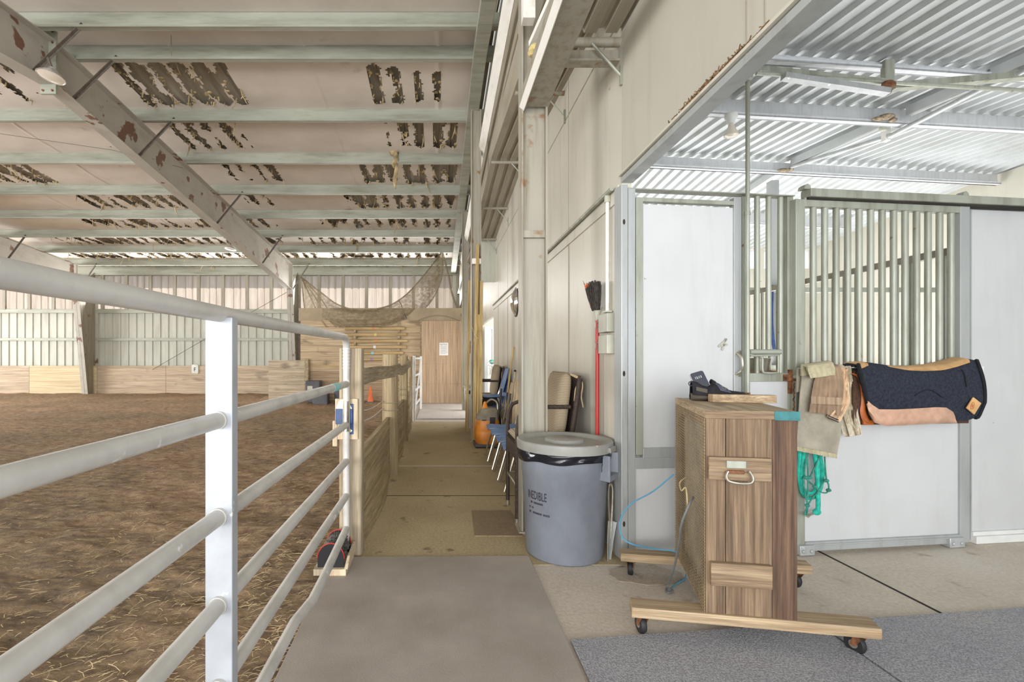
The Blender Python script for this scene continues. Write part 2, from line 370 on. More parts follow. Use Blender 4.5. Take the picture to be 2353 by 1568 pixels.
# ------------------------------------------------------------------ setting: floors
RIDGE = 6.2
def zp(y): return 5.87-.091*(y if y >= RIDGE else 2*RIDGE-y)      # underside of the arena purlins
def zc(y): return zp(y)+.22                                       # insulation skin
def zb(y): return 3.85-.083*abs(y-RIDGE)                          # stall barn roof
def dirt_z(x, y):
    a = .035*noise.noise((x*.9, y*2.2, 1))+.026*noise.noise((x*2.4, y*6.5, 5))+.020*noise.noise((x*6, y*14, 9))
    if y > 12: a += .10*min(1, (y-12)/1.4)*(1.5 if -5.0 < x < -3.4 else (1 if x > -4.9 else .35))
    if x > -.95: a *= max(.15, (-.58-x)/.37)
    return a-.02
xs = []; x = -.565
while x > -23: xs.append(x); x -= .028+.018*(abs(x)-.565)
ys = []; y = -1.0
while y < 17.2: ys.append(y); y += max(.03, .014*abs(y))
mb = MB(); n = len(ys)
mb.add([(a, b, dirt_z(a, b)) for a in xs for b in ys], [(i*n+j, (i+1)*n+j, (i+1)*n+j+1, i*n+j+1) for i in range(len(xs)-1) for j in range(n-1)], True)
struct(mb.build('floor_arena', 'dirt', sharp=180))['label'] = 'brown dirt riding surface of the arena behind the gate'
def slab(name, m, pts, z0, z1):
    b = MB(); b.prism(pts, 2, z0, z1); o = b.build(name, m); return struct(o)
slab('floor_aisle', 'concrete_aisle', [(-.6, 2.9), (1.2, 2.9), (1.2, 9.5), (-.62, 9.5)], -.3, 0)
slab('floor_walkway', 'concrete_far', [(-.62, 9.5), (8, 9.5), (8, 17.3), (-.62, 17.3)], -.3, 0)
slab('floor_stall', 'concrete_stall', [(-.56, -1.5), (9, -1.5), (9, 9.5), (1.2, 9.5), (1.2, 2.9), (-.56, 2.9)], -.3, -.002)
# saw cut joints in the concrete
b = MB(); b.box((2.466, 2.0, -.004), (2.476, 3.12, .0015)); struct(b.build('trim_1', 'darkgap'))['label'] = 'dark saw cut joint in the pale concrete'
for i, yy in enumerate((4.35, 5.55)):
    b = MB(); b.box((-.5, yy, -.004), (1.12, yy+(.012 if i == 0 else .035), .0012)); struct(b.build('trim_%d' % (i+2), 'darkgap' if i == 0 else 'concrete_stall'))
# ------------------------------------------------------------------ setting: arena roof
PUR = [5.86, 6.49, 7.9, 9.29, 10.66, 12.05, 13.42, 14.8, 16.2]
spots = [(-4.75, -2.95, 6.7, 7.85, .80), (-1.05, -.5, 6.8, 7.8, .8), (-.38, .08, 6.9, 7.7, .62), (-.95, -.2, 8.05, 9.1, .74), (-.1, .36, 8.0, 9.1, .92), (-1.7, .55, 9.4, 10.6, .72),
         (-2.2, .6, 10.75, 12.0, .70), (-4.7, -3.4, 8.0, 9.2, .66), (-10.2, -8.2, 9.4, 10.6, .74), (-8.6, -5.5, 10.9, 12.0, .6), (-4.6, -3.9, 10.8, 11.8, .55), (-6.0, -5.0, 6.6, 7.9, .6), (-6.2, -5.2, 8.1, 9.2, .55), (-4.6, -3.2, 9.4, 10.5, .5),
         (-9.5, -4.2, 12.2, 13.3, .62), (-3.2, .6, 12.2, 13.3, .56), (-11.5, -4.6, 13.5, 14.7, .64), (-4.2, .6, 13.6, 14.7, .62), (-12.5, .6, 14.9, 16.1, .66), (-12.5, .6, 16.25, 17.0, .66), (-6.4, -4.0, 5.0, 5.9, .5), (-8.4, -5.4, 6.5, 7.8, .5)]
def torn(x, y):
    best = 0
    for x0, x1, y0, y1, p in spots:
        if x0 < x < x1 and y0 < y < y1:
            e = min((x-x0)/(x1-x0), (x1-x)/(x1-x0))*2; g = min((y-y0)/(y1-y0), (y1-y)/(y1-y0))*2
            best = max(best, p*min(1, e*5+.25)*min(1, g*3+.35))
    if best <= 0: return False
    x += .05*noise.noise((x*3, y*4, 20)); rib = abs((x/.31) % 1-.5)*2                   # 1 on a rib of the deck
    q = .5+.5*noise.noise((x*2.2, y*1.1, 3))+.2*noise.noise((x*9, y*6, 8))+.12*noise.noise((x*26, y*18, 2))
    if y > 12: q = .5+.62*noise.noise((x*2.6, y*1.3, 3))+.2*noise.noise((x*12, y*5, 8))+.12*noise.noise((x*26, y*18, 2))
    return q*.70+rib*.36 > .995-best*.72
cx = .027; nx = int(17.6/cx); x0 = -16.9
cy = .03; ny = int((17.05-RIDGE)/cy)
vs = [(x0+i*cx, RIDGE+j*cy, zc(RIDGE+j*cy)-.035*math.sin(math.pi*min(1, max(0, ((RIDGE+j*cy-6.49) % 1.39)/1.39)))+.008*noise.noise((i*.08, j*.08, 0))-(.012 if (x0+i*cx) % 1.83 < .03 else 0)) for i in range(nx+1) for j in range(ny+1)]
fs = []; edge = []
T = [[torn(x0+(i+.5)*cx, RIDGE+(j+.5)*cy) for j in range(ny)] for i in range(nx)]
for i in range(nx):
    for j in range(ny):
        if not T[i][j]: fs.append((i*(ny+1)+j, (i+1)*(ny+1)+j, (i+1)*(ny+1)+j+1, i*(ny+1)+j+1))
        elif any(0 <= i+a < nx and 0 <= j+c < ny and not T[i+a][j+c] for a, c in ((1, 0), (-1, 0), (0, 1), (0, -1))): edge.append((x0+(i+.5)*cx, RIDGE+(j+.5)*cy))
mb = MB(); mb.add(vs, fs, True); mb.add([(-16.9, RIDGE, zc(RIDGE)), (.72, RIDGE, zc(RIDGE)), (.72, 2.0, zc(2.0)), (-16.9, 2.0, zc(2.0))], [(0, 1, 2, 3)])
struct(mb.build('ceiling', 'vinyl', sharp=180))['label'] = 'torn pale vinyl insulation skin under the arena roof'
mb = MB(); rnd = random.Random(3)
for (x, y) in edge:
    if rnd.random() < .2:
        L = rnd.uniform(.02, .10) if rnd.random() < .94 else rnd.uniform(.1, .34)
        z = zc(y)+.01; w = rnd.uniform(.006, .02); x += rnd.uniform(-.02, .02); y += rnd.uniform(-.02, .02)
        a = rnd.uniform(-.4, .4)*L; c = rnd.uniform(-.3, .3)*L
        mb.tube([(x, y, z), (x+a*.3, y+c*.3, z-L*.5), (x+a, y+c, z-L)], [w, w*.8, w*.25], 4)
    if rnd.random() < .14:
        mb.ball((x+rnd.uniform(-.02, .02), y, zc(y)-.004), rnd.uniform(.015, .034), 6, (1.3, 1, .6))
for (u, v, L, y) in ((908, 345, .75, 9.25), (905, 350, .3, 9.25), (1232, 0, 0, 0)):
    if L:
        p = P(u, v, y); mb.ball(p, .09, 8, (1, .7, .9)); mb.tube([p, p+V((.03, 0, -L*.4)), p+V((-.01, 0, -L*.8)), p+V((0, .02, -L))], [.05, .03, .045, .012], 6)
o = tag(mb.build('insulation_tufts', 'tuft'), 'ragged tan glass wool hanging from tears in the roof skin', 'insulation', kind='stuff')
# steel deck above the skin
mb = MB(); pr = corr(-17, .75, .31, .035, (0, .6, .68, .92))
for ya, yb in ((-3.2, RIDGE), (RIDGE, 17.5)):
    m = len(pr); mb.add([(a, ya, zc(ya)+.055+c) for a, c in pr]+[(a, yb, zc(yb)+.055+c) for a, c in pr], [(i, i+1, m+i+1, m+i) for i in range(m-1)])
struct(mb.build('ceiling_deck', 'deck'))['label'] = 'corrugated steel roof deck behind the torn insulation'
def zed(x0, x1, y, name='roof_purlin', rows=True):
    b = MB(); z = zp(y); d = 1 if y >= RIDGE else -1
    b.box((x0, y, z), (x1, y+.014, z+.215)); b.box((x0, y-.062, z-.004), (x1, y+.014, z+.008)); b.box((x0, y-.066, z-.006), (x1, y-.060, z+.022))
    b.box((x0, y, z+.200), (x1, y+.07, z+.213))
    o = b.build(name, 'purlin'); o['label'] = 'zinc roof purlin crossing the arena ceiling'
    return struct(o)
for y in PUR: zed(-17, .76, y)
# raised portal frames (tapered rafter, post, flange braces)
def frame(xc, brace):
    r = thing('portal_frame', 'rust flaked grey tapered steel rafter and post of the arena', 'frame', (xc, 16.9, 0)); r['kind'] = 'structure'
    dep = lambda y: .60+.031*(abs(y-RIDGE)-1.7)
    kz = zp(16.05)-dep(16.05)
    for ya, yb in ((6.1, 16.0), (6.1, 1.9)):
        w = MB(); w.prism([(ya, zp(ya)), (yb, zp(yb)), (yb, zp(yb)-dep(yb)), (ya, zp(ya)-dep(ya))], 0, xc-.006, xc+.006); w.build('rafter_web', 'frame', r)
        w = MB()
        for k in (0, 1):
            t = (lambda y: zp(y)-.006) if k else (lambda y: zp(y)-dep(y))
            w.hexa([(xc-.105, ya, t(ya)-.006), (xc+.105, ya, t(ya)-.006), (xc+.105, ya, t(ya)+.006), (xc-.105, ya, t(ya)+.006)],
                   [(xc-.105, yb, t(yb)-.006), (xc+.105, yb, t(yb)-.006), (xc+.105, yb, t(yb)+.006), (xc-.105, yb, t(yb)+.006)])
        w.build('rafter_flange', 'frame', r)
    w = MB(); w.box((xc-.10, 6.085, zp(6.1)-dep(6.1)-.13), (xc+.10, 6.115, zp(6.1)+.12)); w.build('splice_plate', 'purlin', r)
    w = MB()
    for zz in (-.09, .05, .52, .66, .73):
        for sx in (-.06, .06): w.lathe([(0, -.02), (.014, -.02), (.014, 0), (0, 0)], (xc+sx, 6.07, zp(6.1)-dep(6.1)+zz), 6, Matrix.Rotation(math.pi/2, 3, 'X'))
    w.build('bolt', 'rust', r)
    w = MB(); w.prism([(16.05, kz), (17.0, zp(17.0)), (17.0, 0), (16.5, 0)], 0, xc-.006, xc+.006); w.build('post_web', 'frame2', r)
    w = MB(); w.hexa([(xc-.105, 16.05, kz), (xc+.105, 16.05, kz), (xc+.105, 16.06, kz), (xc-.105, 16.06, kz)], [(xc-.105, 16.5, 0), (xc+.105, 16.5, 0), (xc+.105, 16.51, 0), (xc-.105, 16.51, 0)])
    w.box((xc-.105, 16.99, 0), (xc+.105, 17.0, zp(17.0))); w.box((xc-.1, 16.04, kz), (xc+.1, 16.065, zp(16.05))); w.build('post_flange', 'frame', r)
    for y in brace:
        a = V((xc+.05, y-.05, zp(y)-dep(y)+.03)); q = V((xc+.62, y-.02, zp(y)+.06))
        w = MB(); w.bar(a, q, .05, .006); w.bar(a+V((0, .02, 0)), q+V((0, .02, 0)), .006, .045); w.build('flange_brace', 'darkbrace', r)
frame(-4.95, (5.86, 6.49, 7.9, 10.66, 13.42, 16.2)); frame(-12.15, (6.49, 9.29, 12.05, 13.42, 16.2))
# ------------------------------------------------------------------ setting: far arena wall
mb = MB(); pr = corr(-19, .9, .285, -.03, (0, .8, .84, .94)); m = len(pr)
mb.add([(a, 17.12+c, 0) for a, c in pr]+[(a, 17.12+c, 3.02) for a, c in pr], [(i, i+1, m+i+1, m+i) for i in range(m-1)])
struct(mb.build('wall_back', 'siding'))['label'] = 'cream ribbed siding along the far arena wall'
mb = MB()
for z, h in ((2.86, .11), (1.88, .09)):
    mb.box((-19, 16.98, z), (.9, 17.1, z+.02)); mb.box((-19, 16.98, z), (.9, 16.995, z+h)); mb.box((-19, 16.98, z+h-.02), (.9, 17.1, z+h))
mb.box((-19, 17.0, 2.97), (.9, 17.14, 3.0)); mb.box((-19, 16.95, 4.22), (.9, 17.0, 4.5)); mb.box((-19, 16.9, 4.2), (.9, 17.15, 4.225))
struct(mb.build('trim_4', 'purlin'))['label'] = 'steel girts and eave channel of the far wall'
mul = [X(u, 17) for u in (-102, -46, 9, 66.5, 122, 178, 235, 290, 345, 401, 456, 512, 567.5, 623, 679, 733, 788, 842, 897, 950, 1004, 1052)]
for i in range(len(mul)-1):
    r = MB(); a, c = mul[i]+.06, mul[i+1]-.06; w = (c-a)/3
    q = [(a-.06, 0), (a+w-.035, 0), (a+w-.02, -.03), (a+w+.02, -.03), (a+w+.035, 0), (a+2*w-.035, 0), (a+2*w-.02, -.03), (a+2*w+.02, -.03), (a+2*w+.035, 0), (c+.06, 0)]; k = len(q)
    r.add([(x, 17.14+d, 3.0) for x, d in q]+[(x, 17.14+d, 4.3) for x, d in q], [(j, j+1, k+j+1, k+j) for j in range(k-1)])
    struct(r.build('window_%d' % (i+1), 'fibre'))['label'] = 'translucent ribbed light panel high in the far wall'
mb = MB()
for x in mul: mb.box((x-.055, 16.99, 2.98), (x+.055, 17.05, 4.25))
struct(mb.build('trim_5', 'frame2'))['label'] = 'upright bars between the light panels'
mb = MB(); mb.box((-19, 17.3, zc(17.3)-.02), (.9, 17.9, zc(17.3)+.03)); struct(mb.build('trim_6', 'siding'))['label'] = 'eave overhang outside the light panels'
# ------------------------------------------------------------------ setting: end wall structure between arena and barn
def column(y, x0, x1, top, d=.14, name='column', lab=''):
    b = MB(); b.box((x0, y, 0), (x0+.012, y+d, top)); b.box((x1-.012, y, 0), (x1, y+d, top)); b.box((x0, y+.05, 0), (x1, y+.06, top)); b.box((x0-.02, y-.02, 0), (x1+.02, y+d+.02, .015))
    o = struct(b.build(name, 'frame2')); o['label'] = lab; return o
column(3.42, .602, .787, zp(3.42)-.1, lab='grey steel column with rust stains behind the bin')
b = MB(); b.box((.615, 3.44, 2.12), (.775, 3.462, 2.17)); struct(b.build('trim_7', 'frame2'))
column(7.2, .51, .66, 5.0, lab='grey steel column beside the leaning planks')
column(11.2, .58, .74, 4.7, lab='grey steel column nearest the panel door')
b = MB(); b.box((.52, 7.13, 2.66), (.65, 7.19, 2.74)); struct(b.build('trim_8', 'litwhite'))
def chan(pts, w, h, name, m, lab):
    b = MB()
    for p, q in zip(pts[:-1], pts[1:]): b.bar(p, q, w, .012); b.bar(V(p)+V((-w/2, 0, h/2)), V(q)+V((-w/2, 0, h/2)), .012, h); b.bar(V(p)+V((w/2, 0, h/2)), V(q)+V((w/2, 0, h/2)), .012, h)
    o = struct(b.build(name, m)); o['label'] = lab; return o
chan([(.56, y, zp(y)-.10) for y in (3.0, RIDGE, 17)], .16, .1, 'trim_9', 'purlin', 'end wall rafter channel under the purlins')
pts = [P(1183, -60, 4.1), P(1107, 354, 7.3), P(1062, 606, 13.2)]; b = MB()
for p_, q_ in zip(pts[:-1], pts[1:]): b.bar(p_, q_, .10, .014, (.75, 0, .66)); b.bar(V(p_)+V((-.03, 0, .07)), V(q_)+V((-.03, 0, .07)), .05, .012, (.75, 0, .66))
struct(b.build('trim_10', 'litwhite'))['label'] = 'sloping channel beside the end wall, tilted and whitened as if lit'  # plates tilted and whitened to stand in for strong light
b = MB(); b.bar((.604, -1.2, 3.04), (.604, 3.43, 3.04), .045, .008, (.75, 0, .66)); struct(b.build('trim_25', 'litwhite'))['label'] = 'tilted white strip added as the lit flange of the overhead beam'  # added strip; light on the beam flange is put into its colour
chan([P(1200, 60, 4.4)+V((.03, .1, 0)), P(1125, 350, 7.3)+V((.05, .2, 0)), P(1066, 640, 13.2)+V((.06, 0, 0))], .10, .1, 'trim_11', 'leanroof', 'grey channel next to the white one')
b = MB(); b.box((.602, -1.2, 3.05), (.787, 3.42, 3.06)); b.box((.602, -1.2, 3.05), (.614, 3.44, 3.17)); b.box((.775, -1.2, 3.05), (.787, 3.44, 3.17)); b.box((.616, -1.2, 3.045), (.640, 3.45, 3.056))
struct(b.build('trim_12', 'frame2'))['label'] = 'level steel beam running from the near column overhead'
b = MB(); b.bar((.83, 2.4, 3.62), (.665, 3.36, 3.455), .05, .04); struct(b.build('trim_13', 'litwhite'))['label'] = 'white strut beside the overhead beam'
b = MB(); b.box((.575, 3.2, 3.53), (.655, 3.28, 5.2)); struct(b.build('trim_14', 'litwhite'))
tag(MB().ball(P(1229, 116, 3.25), .048, 10, (.9, .8, 1)).ball(P(1222, 122, 3.22), .028, 8).build('foam_blob', 'foam'), 'blob of yellow foam stuck under the overhead beam', 'foam')
# lean roof strip beside the end wall
def roof(name, x0, x1, ya, yb, zf, pitch, h, m, lab, shp=(0, .58, .68, .9)):
    b = MB(); pr = corr(x0, x1, pitch, h, shp); k = len(pr)
    b.add([(a, ya, zf(ya)-c) for a, c in pr]+[(a, yb, zf(yb)-c) for a, c in pr], [(i, i+1, k+i+1, k+i) for i in range(k-1)])
    o = struct(b.build(name, m)); o['label'] = lab; return o
roof('ceiling_lean', .78, 1.16, -1.2, 2.97, lambda y: 3.27, .13, -.03, 'leanroof', 'low ribbed ceiling beside the header wall')
roof('ceiling_strip', .70, 1.16, 3.0, RIDGE, zb, .13, -.03, 'leanroof', 'ribbed roof strip rising beside the aisle wall')
roof('ceiling_slope', .70, 1.16, RIDGE, 9.4, zb, .13, -.03, 'leanroof', 'ribbed roof strip falling beside the aisle wall')
roof('ceiling_stall', 1.16, 9, -1.5, RIDGE, zb, .148, .04, 'stallroof', 'white ribbed roof over the stalls', (0, .70, .75, .95))
roof('ceiling_back', 1.16, 9, RIDGE, 10.1, zb, .148, .04, 'stallroof', 'white ribbed roof falling to the stall windows', (0, .70, .75, .95))
for i, y in enumerate((2.99, 4.3, 6.2, 7.7, 9.2)):
    z = 3.255 if i == 0 else zb(y)-.03
    b = MB(); b.tube([(.70, y, z-.03), (1.15, y, z-.03)], .028 if i == 0 else .02, 12)
    if i == 0: b.box((.78, y+.03, 3.125), (1.14, y+.07, 3.195)); b.box((.78, y+.0, 3.113), (1.14, y+.075, 3.125))
    o = struct(b.build('trim_%d' % (15+i), 'frame2')); o['label'] = 'pipe crossing below the ribbed strip'
    b = MB(); b.tube([(.96, y-.02, z-.05), (1.13, y-.04, z-.26)], .009 if i == 0 else .007, 8); b.box((1.125, y-.05, z-.32), (1.14, y-.03, z-.2)); b.build('brace', 'stallsteel', o)
b = MB(); b.box((.7, 9.42, 3.5), (1.25, 17.3, 3.53)); struct(b.build('ceiling_sunblock', 'leanroof'))  # slab added over the open strip to keep sun off the floor
b = MB(); b.box((.78, 9.38, 2.75), (1.14, 9.42, 3.7)); struct(b.build('wall_lean_end', 'siding'))['label'] = 'siding at the end of the ribbed strip'
b = MB(); b.prism([(-1.5, 3.3), (2.98, 3.3), (2.98, 3.62), (6.2, 3.9), (17.3, 2.95), (17.3, 5.2), (6.2, 5.9), (-1.5, 5.4)], 0, .770, .780); struct(b.build('wall_gable', 'leanroof'))['label'] = 'arena gable sheeting above the barn roof'
b = MB(); b.box((.55, 17.0, 0), (1.3, 17.2, 5.0)); struct(b.build('wall_back_corner', 'siding'))
# ------------------------------------------------------------------ setting: aisle wall, header
b = MB(); b.box((1.14, 2.96, 0), (1.20, 9.7, 4.0)); b.box((1.14, 9.7, 2.12), (1.20, 12.6, 3.6)); b.box((1.14, 12.6, 0), (1.2, 17.1, 4.2))
struct(b.build('wall_right', 'wallpanel'))['label'] = 'cream panel wall along the aisle'
b = MB()
for y in (4.15, 5.35, 6.55, 7.75, 8.95): b.box((1.1365, y, 0), (1.141, y+.006, 2.25)); b.box((1.1365, y-.02, 0), (1.139, y-.014, 2.25)); b.box((1.1375, y, 2.33), (1.141, y+.006, 3.7))
b.hexa([(1.1365, 2.97, 3.36), (1.141, 2.97, 3.36), (1.141, 2.97, 3.372), (1.1365, 2.97, 3.372)], [(1.1365, 9.7, 3.36), (1.141, 9.7, 3.36), (1.141, 9.7, 3.372), (1.1365, 9.7, 3.372)])
struct(b.build('trim_20', 'frame2'))['label'] = 'thin seams between the aisle wall panels'
b = MB(); b.box((1.128, 2.99, 2.235), (1.14, 9.68, 2.335)); struct(b.build('trim_21', 'wallpanel', bevel=.003))['label'] = 'raised band along the aisle wall'
b = MB(); b.tube([(1.105, 3.03, 2.325), (1.118, 9.65, 2.325)], .014, 10); tag(b.build('conduit', 'stallsteel'), 'long grey conduit along the raised band of the aisle wall', 'conduit')
b = MB(); b.box((1.14, -1.2, 2.392), (1.20, 2.95, 3.3)); b.box((1.14, 2.955, 2.392), (1.2, 2.965, 4)); struct(b.build('wall_header', 'header'))['label'] = 'cream panel above the stall opening'
b = MB(); b.box((1.1365, 1.66, 2.36), (1.141, 1.664, 3.2)); b.box((1.1365, 1.76, 2.36), (1.141, 1.764, 3.2)); struct(b.build('trim_22', 'frame2'))
b = MB(); b.box((1.118, -1.2, 2.372), (1.20, 2.955, 2.384)); b.box((1.132, -1.2, 2.386), (1.14, 2.95, 2.398)); struct(b.build('trim_23', 'wallpanel'))['label'] = 'ledge along the foot of the header panel'
b = MB(); b.box((1.134, -1.2, 2.335), (1.206, 2.955, 2.366)); struct(b.build('trim_24', 'bluesteel'))['label'] = 'galvanised channel under the header panel'
mb = MB(); rnd = random.Random(5)
for k in range(420):
    y = 1.65+min(1, max(0, rnd.gauss(.45, .22)))*.7; d = rnd.uniform(0, .02); mb.tube([(1.118+d, y, 2.385+rnd.uniform(0, .012)), (1.118+d+rnd.uniform(-.01, .01), y+rnd.uniform(-.03, .03), 2.385+rnd.uniform(0, .02))], .0028, 3)
tag(mb.build('chaff', 'litter'), 'brown nest litter heaped on the header ledge', 'chaff', kind='stuff')
# corner conduits, boxes
r = thing('wall_conduit', 'vertical conduit with elbow in the corner above the switch boxes', 'conduit', (1.1, 3.12, 1.55))
MB().tube([(1.112, 3.13, 1.555), (1.112, 3.13, 2.27)], .012, 10).build('pipe', 'litwhite', r); MB().lathe([(0, 0), (.02, 0), (.02, .03), (.016, .05), (0, .05)], (1.112, 3.13, 2.27), 12).build('coupling', 'bracket', r)
MB().box((1.09, 3.1, 1.55), (1.13, 3.16, 1.56)).build('flange', 'bracket', r)
for i, (va, vb) in enumerate(((722, 764), (771, 813))):
    r = thing('outlet_box', 'upper grey outlet box beside the broom' if i == 0 else 'lower grey outlet box beside the broom', 'outlet box', (1.12, 3.14, Z(vb, 3.14)), 0, 'outlet boxes')
    za, zb_ = Z(vb, 3.14), Z(va, 3.14)
    MB().box((1.085, 3.06, za), (1.139, 3.23, zb_)).build('housing', 'bracket', r, bevel=.004); MB().tube([(1.10, 3.235, (za+zb_)/2+.02), (1.07, 3.24, (za+zb_)/2+.01), (1.07, 3.24, (za+zb_)/2-.02), (1.10, 3.235, (za+zb_)/2-.03)], .004, 6).build('latch', 'chrome', r)
# ------------------------------------------------------------------ setting: stall block shell
b = MB(); b.box((7.75, -1.5, 0), (7.8, 10, 3.8)); struct(b.build('wall_stall_side', 'wallpanel'))['label'] = 'far pale side wall of the stall block'
b = MB()
YW = 9.85
b.box((1.2, YW, 0), (7.8, YW+.06, 3.1)); b.box((1.2, YW, 3.5), (7.8, YW+.06, 3.56))
for x in (1.2, 2.2, 3.3, 4.4, 5.5, 6.6, 7.7): b.box((x, YW, 3.1), (x+.12, YW+.06, 3.52))
struct(b.build('wall_stall_back', 'wallpanel'))['label'] = 'back wall of the stall block below its windows'
for i, x in enumerate((1.2, 2.2, 3.3, 4.4, 5.5, 6.6)):
    struct(MB().box((x+.12, YW+.02, 3.1), ((1.2, 2.2, 3.3, 4.4, 5.5, 6.6, 7.7)[i+1], YW+.03, 3.5)).build('window_%d' % (30+i), 'glass'))['label'] = 'small bright window under the stall roof'
MT['towelband'] = M_plain('towel_band', (178, 154, 128), .9, 0, .06)
# ------------------------------------------------------------------ stall front (runs at a slight angle from the wall corner)
TH = math.atan(.12); SN, CS = math.sin(TH), math.cos(TH); SO = V((1.14, 2.95, 0))
def sfs(u, d=0):
    k = (u-PX)/F; return (k*(2.95-d*CS)-1.14-d*SN)/(CS-k*SN)
def sf(u, v, d=0):
    """point of the stall front, d metres in front of its plane -> local (along, depth, height)"""
    s = sfs(u, d); y = 2.95+s*SN-d*CS; return V((s, -d, Z(v, y)))
class Stall:
    def __init__(s, name, label, cat, s0=0, group=None, kind=None):
        s.s0 = s0; s.r = thing(name, label, cat, SO+V((CS, SN, 0))*s0, TH, group)
        if kind: s.r['kind'] = kind
    def p(s, u, v, d=0): q = sf(u, v, d); q.x -= s.s0; return q
    def bx(s, b, u0, v0, u1, v1, d0, d1):
        a, c = s.p(u0, v0, d1), s.p(u1, v1, d1); return b.box((a.x, -d0, a.z), (c.x, -d1, c.z))
    def put(s, b, name, m, **k): return b.build(name, m, k.pop('parent', s.r), True, **k)
T = Stall('corner_post', 'galvanised corner post where the aisle wall meets the stall front', 'post', 0, kind='structure')
b = MB(); T.bx(b, 1428, 424, 1443, 1287, -.06, .03); T.put(b, 'outer_flange', 'bluesteel', bevel=.003)
b = MB(); T.bx(b, 1444, 432, 1460, 1287, -.06, .018); T.put(b, 'inner_flange', 'bluesteel', bevel=.003)
b = MB()
for v in (510, 859, 1205): q = T.p(1434, v, .031); b.ball((q.x, q.y, q.z), .012, 8, (.7, .25, 1.5))
T.put(b, 'bolt', 'darkgap')
T = Stall('header_bar', 'galvanised bar across the top of the stall front', 'bar', 0, kind='structure')
b = MB(); T.bx(b, 1443, 431, 1828, 451, -.05, .016); T.put(b, 'bar', 'stallsteel', bevel=.003)
# feed door
T = Stall('feed_door', 'tall white feed door numbered 4 in a galvanised frame', 'door', sfs(1462))
b = MB(); T.bx(b, 1462, 453, 1478, 1046, -.03, .012); T.put(b, 'stile', 'stallsteel', bevel=.003)
b = MB(); T.bx(b, 1687, 454, 1704, 1046, -.03, .012); T.put(b, 'stile', 'bluesteel', bevel=.003)
b = MB(); T.bx(b, 1478, 453.5, 1687, 471, -.03, .0115); T.put(b, 'top_rail', 'stallsteel', bevel=.003)
b = MB(); T.bx(b, 1478, 1030, 1687, 1048, -.03, .0115); T.put(b, 'bottom_rail', 'bluesteel', bevel=.003)
b = MB(); T.bx(b, 1477, 470, 1688, 1032, -.02, .0); T.put(b, 'panel', 'stallwhite')
b = MB(); q = [T.p(*c) for c in ((1693, 811, .013), (1697, 815, .03), (1704, 822, .05), (1706, 840, .055), (1704, 852, .045), (1696, 858, .03), (1692, 861, .013))]
b.tube(spline(q, 4), .008, 8); T.bx(b, 1691, 806, 1703, 815, .01, .017); T.bx(b, 1691, 857, 1703, 866, .01, .017); T.put(b, 'pull_handle', 'chrome')
b = MB()
for c in (((1651, 797), (1670, 779)), ((1653, 796), (1671, 792)), ((1668, 778), (1659, 805))):
    b.bar(T.p(*c[0], .006), T.p(*c[1], .006), .012, .008, (0, 1, 0))
T.put(b, 'number', 'bracket')['label'] = 'metal numeral 4'
b = MB(); T.bx(b, 1706, 453, 1712, 1060, -.03, -.006); T.put(b, 'jamb', 'stallsteel')
T = Stall('stall_front_board', 'white kick board below the feed door', 'board', sfs(1458))
b = MB(); T.bx(b, 1460, 1070, 1712, 1280, -.03, -.004); T.put(b, 'panel', 'stallwhite'); b = MB(); T.bx(b, 1460, 1052, 1712, 1071, -.04, .008); T.put(b, 'rail', 'bluesteel', bevel=.003)
b = MB(); T.bx(b, 1460, 1276, 1712, 1290, -.04, .005); T.put(b, 'sill', 'bluesteel', bevel=.003)
# vertical conduit pipe in front of the stall front
T = Stall('conduit_pipe', 'slim vertical pipe rising past the feed door handle', 'pipe', sfs(1718, .05))
b = MB(); a, c = T.p(1718, 908, .05), T.p(1718, 160, .05); b.tube([a, c], .0125, 12); T.put(b, 'pipe', 'stallsteel')
b = MB(); q = T.p(1718, 490, .05); b.tube([q-V((0, 0, .012)), q+V((0, 0, .012))], .016, 12); T.put(b, 'coupling', 'stallsteel')
b = MB(); T.bx(b, 1712, 903, 1724, 912, -.0, .065); T.put(b, 'foot', 'rust'); b = MB(); T.bx(b, 1712, 164, 1732, 182, .0, .08); T.put(b, 'elbow', 'stallsteel', bevel=.01)
# fixed grille
T = Stall('fixed_grille', 'narrow barred grille with a feed ring between feed door and sliding door', 'grille', sfs(1722))
b = MB(); T.bx(b, 1711, 452, 1723, 1285, -.05, .0); T.put(b, 'post', 'stallsteel', bevel=.003)
b = MB(); T.bx(b, 1810, 452, 1823, 1285, -.05, -.0); T.put(b, 'post', 'stallsteel', bevel=.003)
for u in (1739.5, 1766, 1793):
    w = 5.8; b = MB(); b.tube([T.p(u, 452, -.02), T.p(u, 862 if u != 1766 else 806, -.02)], .0165, 12); T.put(b, 'bar', 'stallsteel')
b = MB(); T.bx(b, 1723, 858, 1812, 877, -.04, .006); T.put(b, 'sill_rail', 'stallsteel', bevel=.003)
b = MB(); T.bx(b, 1722, 876, 1812, 1285, -.03, -.004); T.put(b, 'panel', 'stallwhite')
b = MB(); b.tube([T.p(1722, 809, .004), T.p(1793, 809, .004)], .0165, 12)
b.tube(spline([T.p(*c, .03) for c in ((1724, 818), (1784, 817), (1788, 822), (1788, 852), (1784, 857), (1758, 857), (1752, 850), (1752, 826), (1748, 818.5))], 3), .0065, 8); T.put(b, 'feed_ring', 'stallsteel')
b = MB(); q = T.p(1736, 835, -.12); b.lathe([(0, -.05), (.07, -.05), (.085, .03), (.08, .035), (.066, -.04), (0, -.04)], q, 20); o = T.put(b, 'feed_pan', 'chrome')
T = Stall('gate_latch', 'rusty chain and latch between the grille and sliding door', 'latch', sfs(1822))
b = MB(); T.bx(b, 1812, 862, 1828, 876, .005, .05); T.bx(b, 1816, 850, 1822, 905, .0, .02)
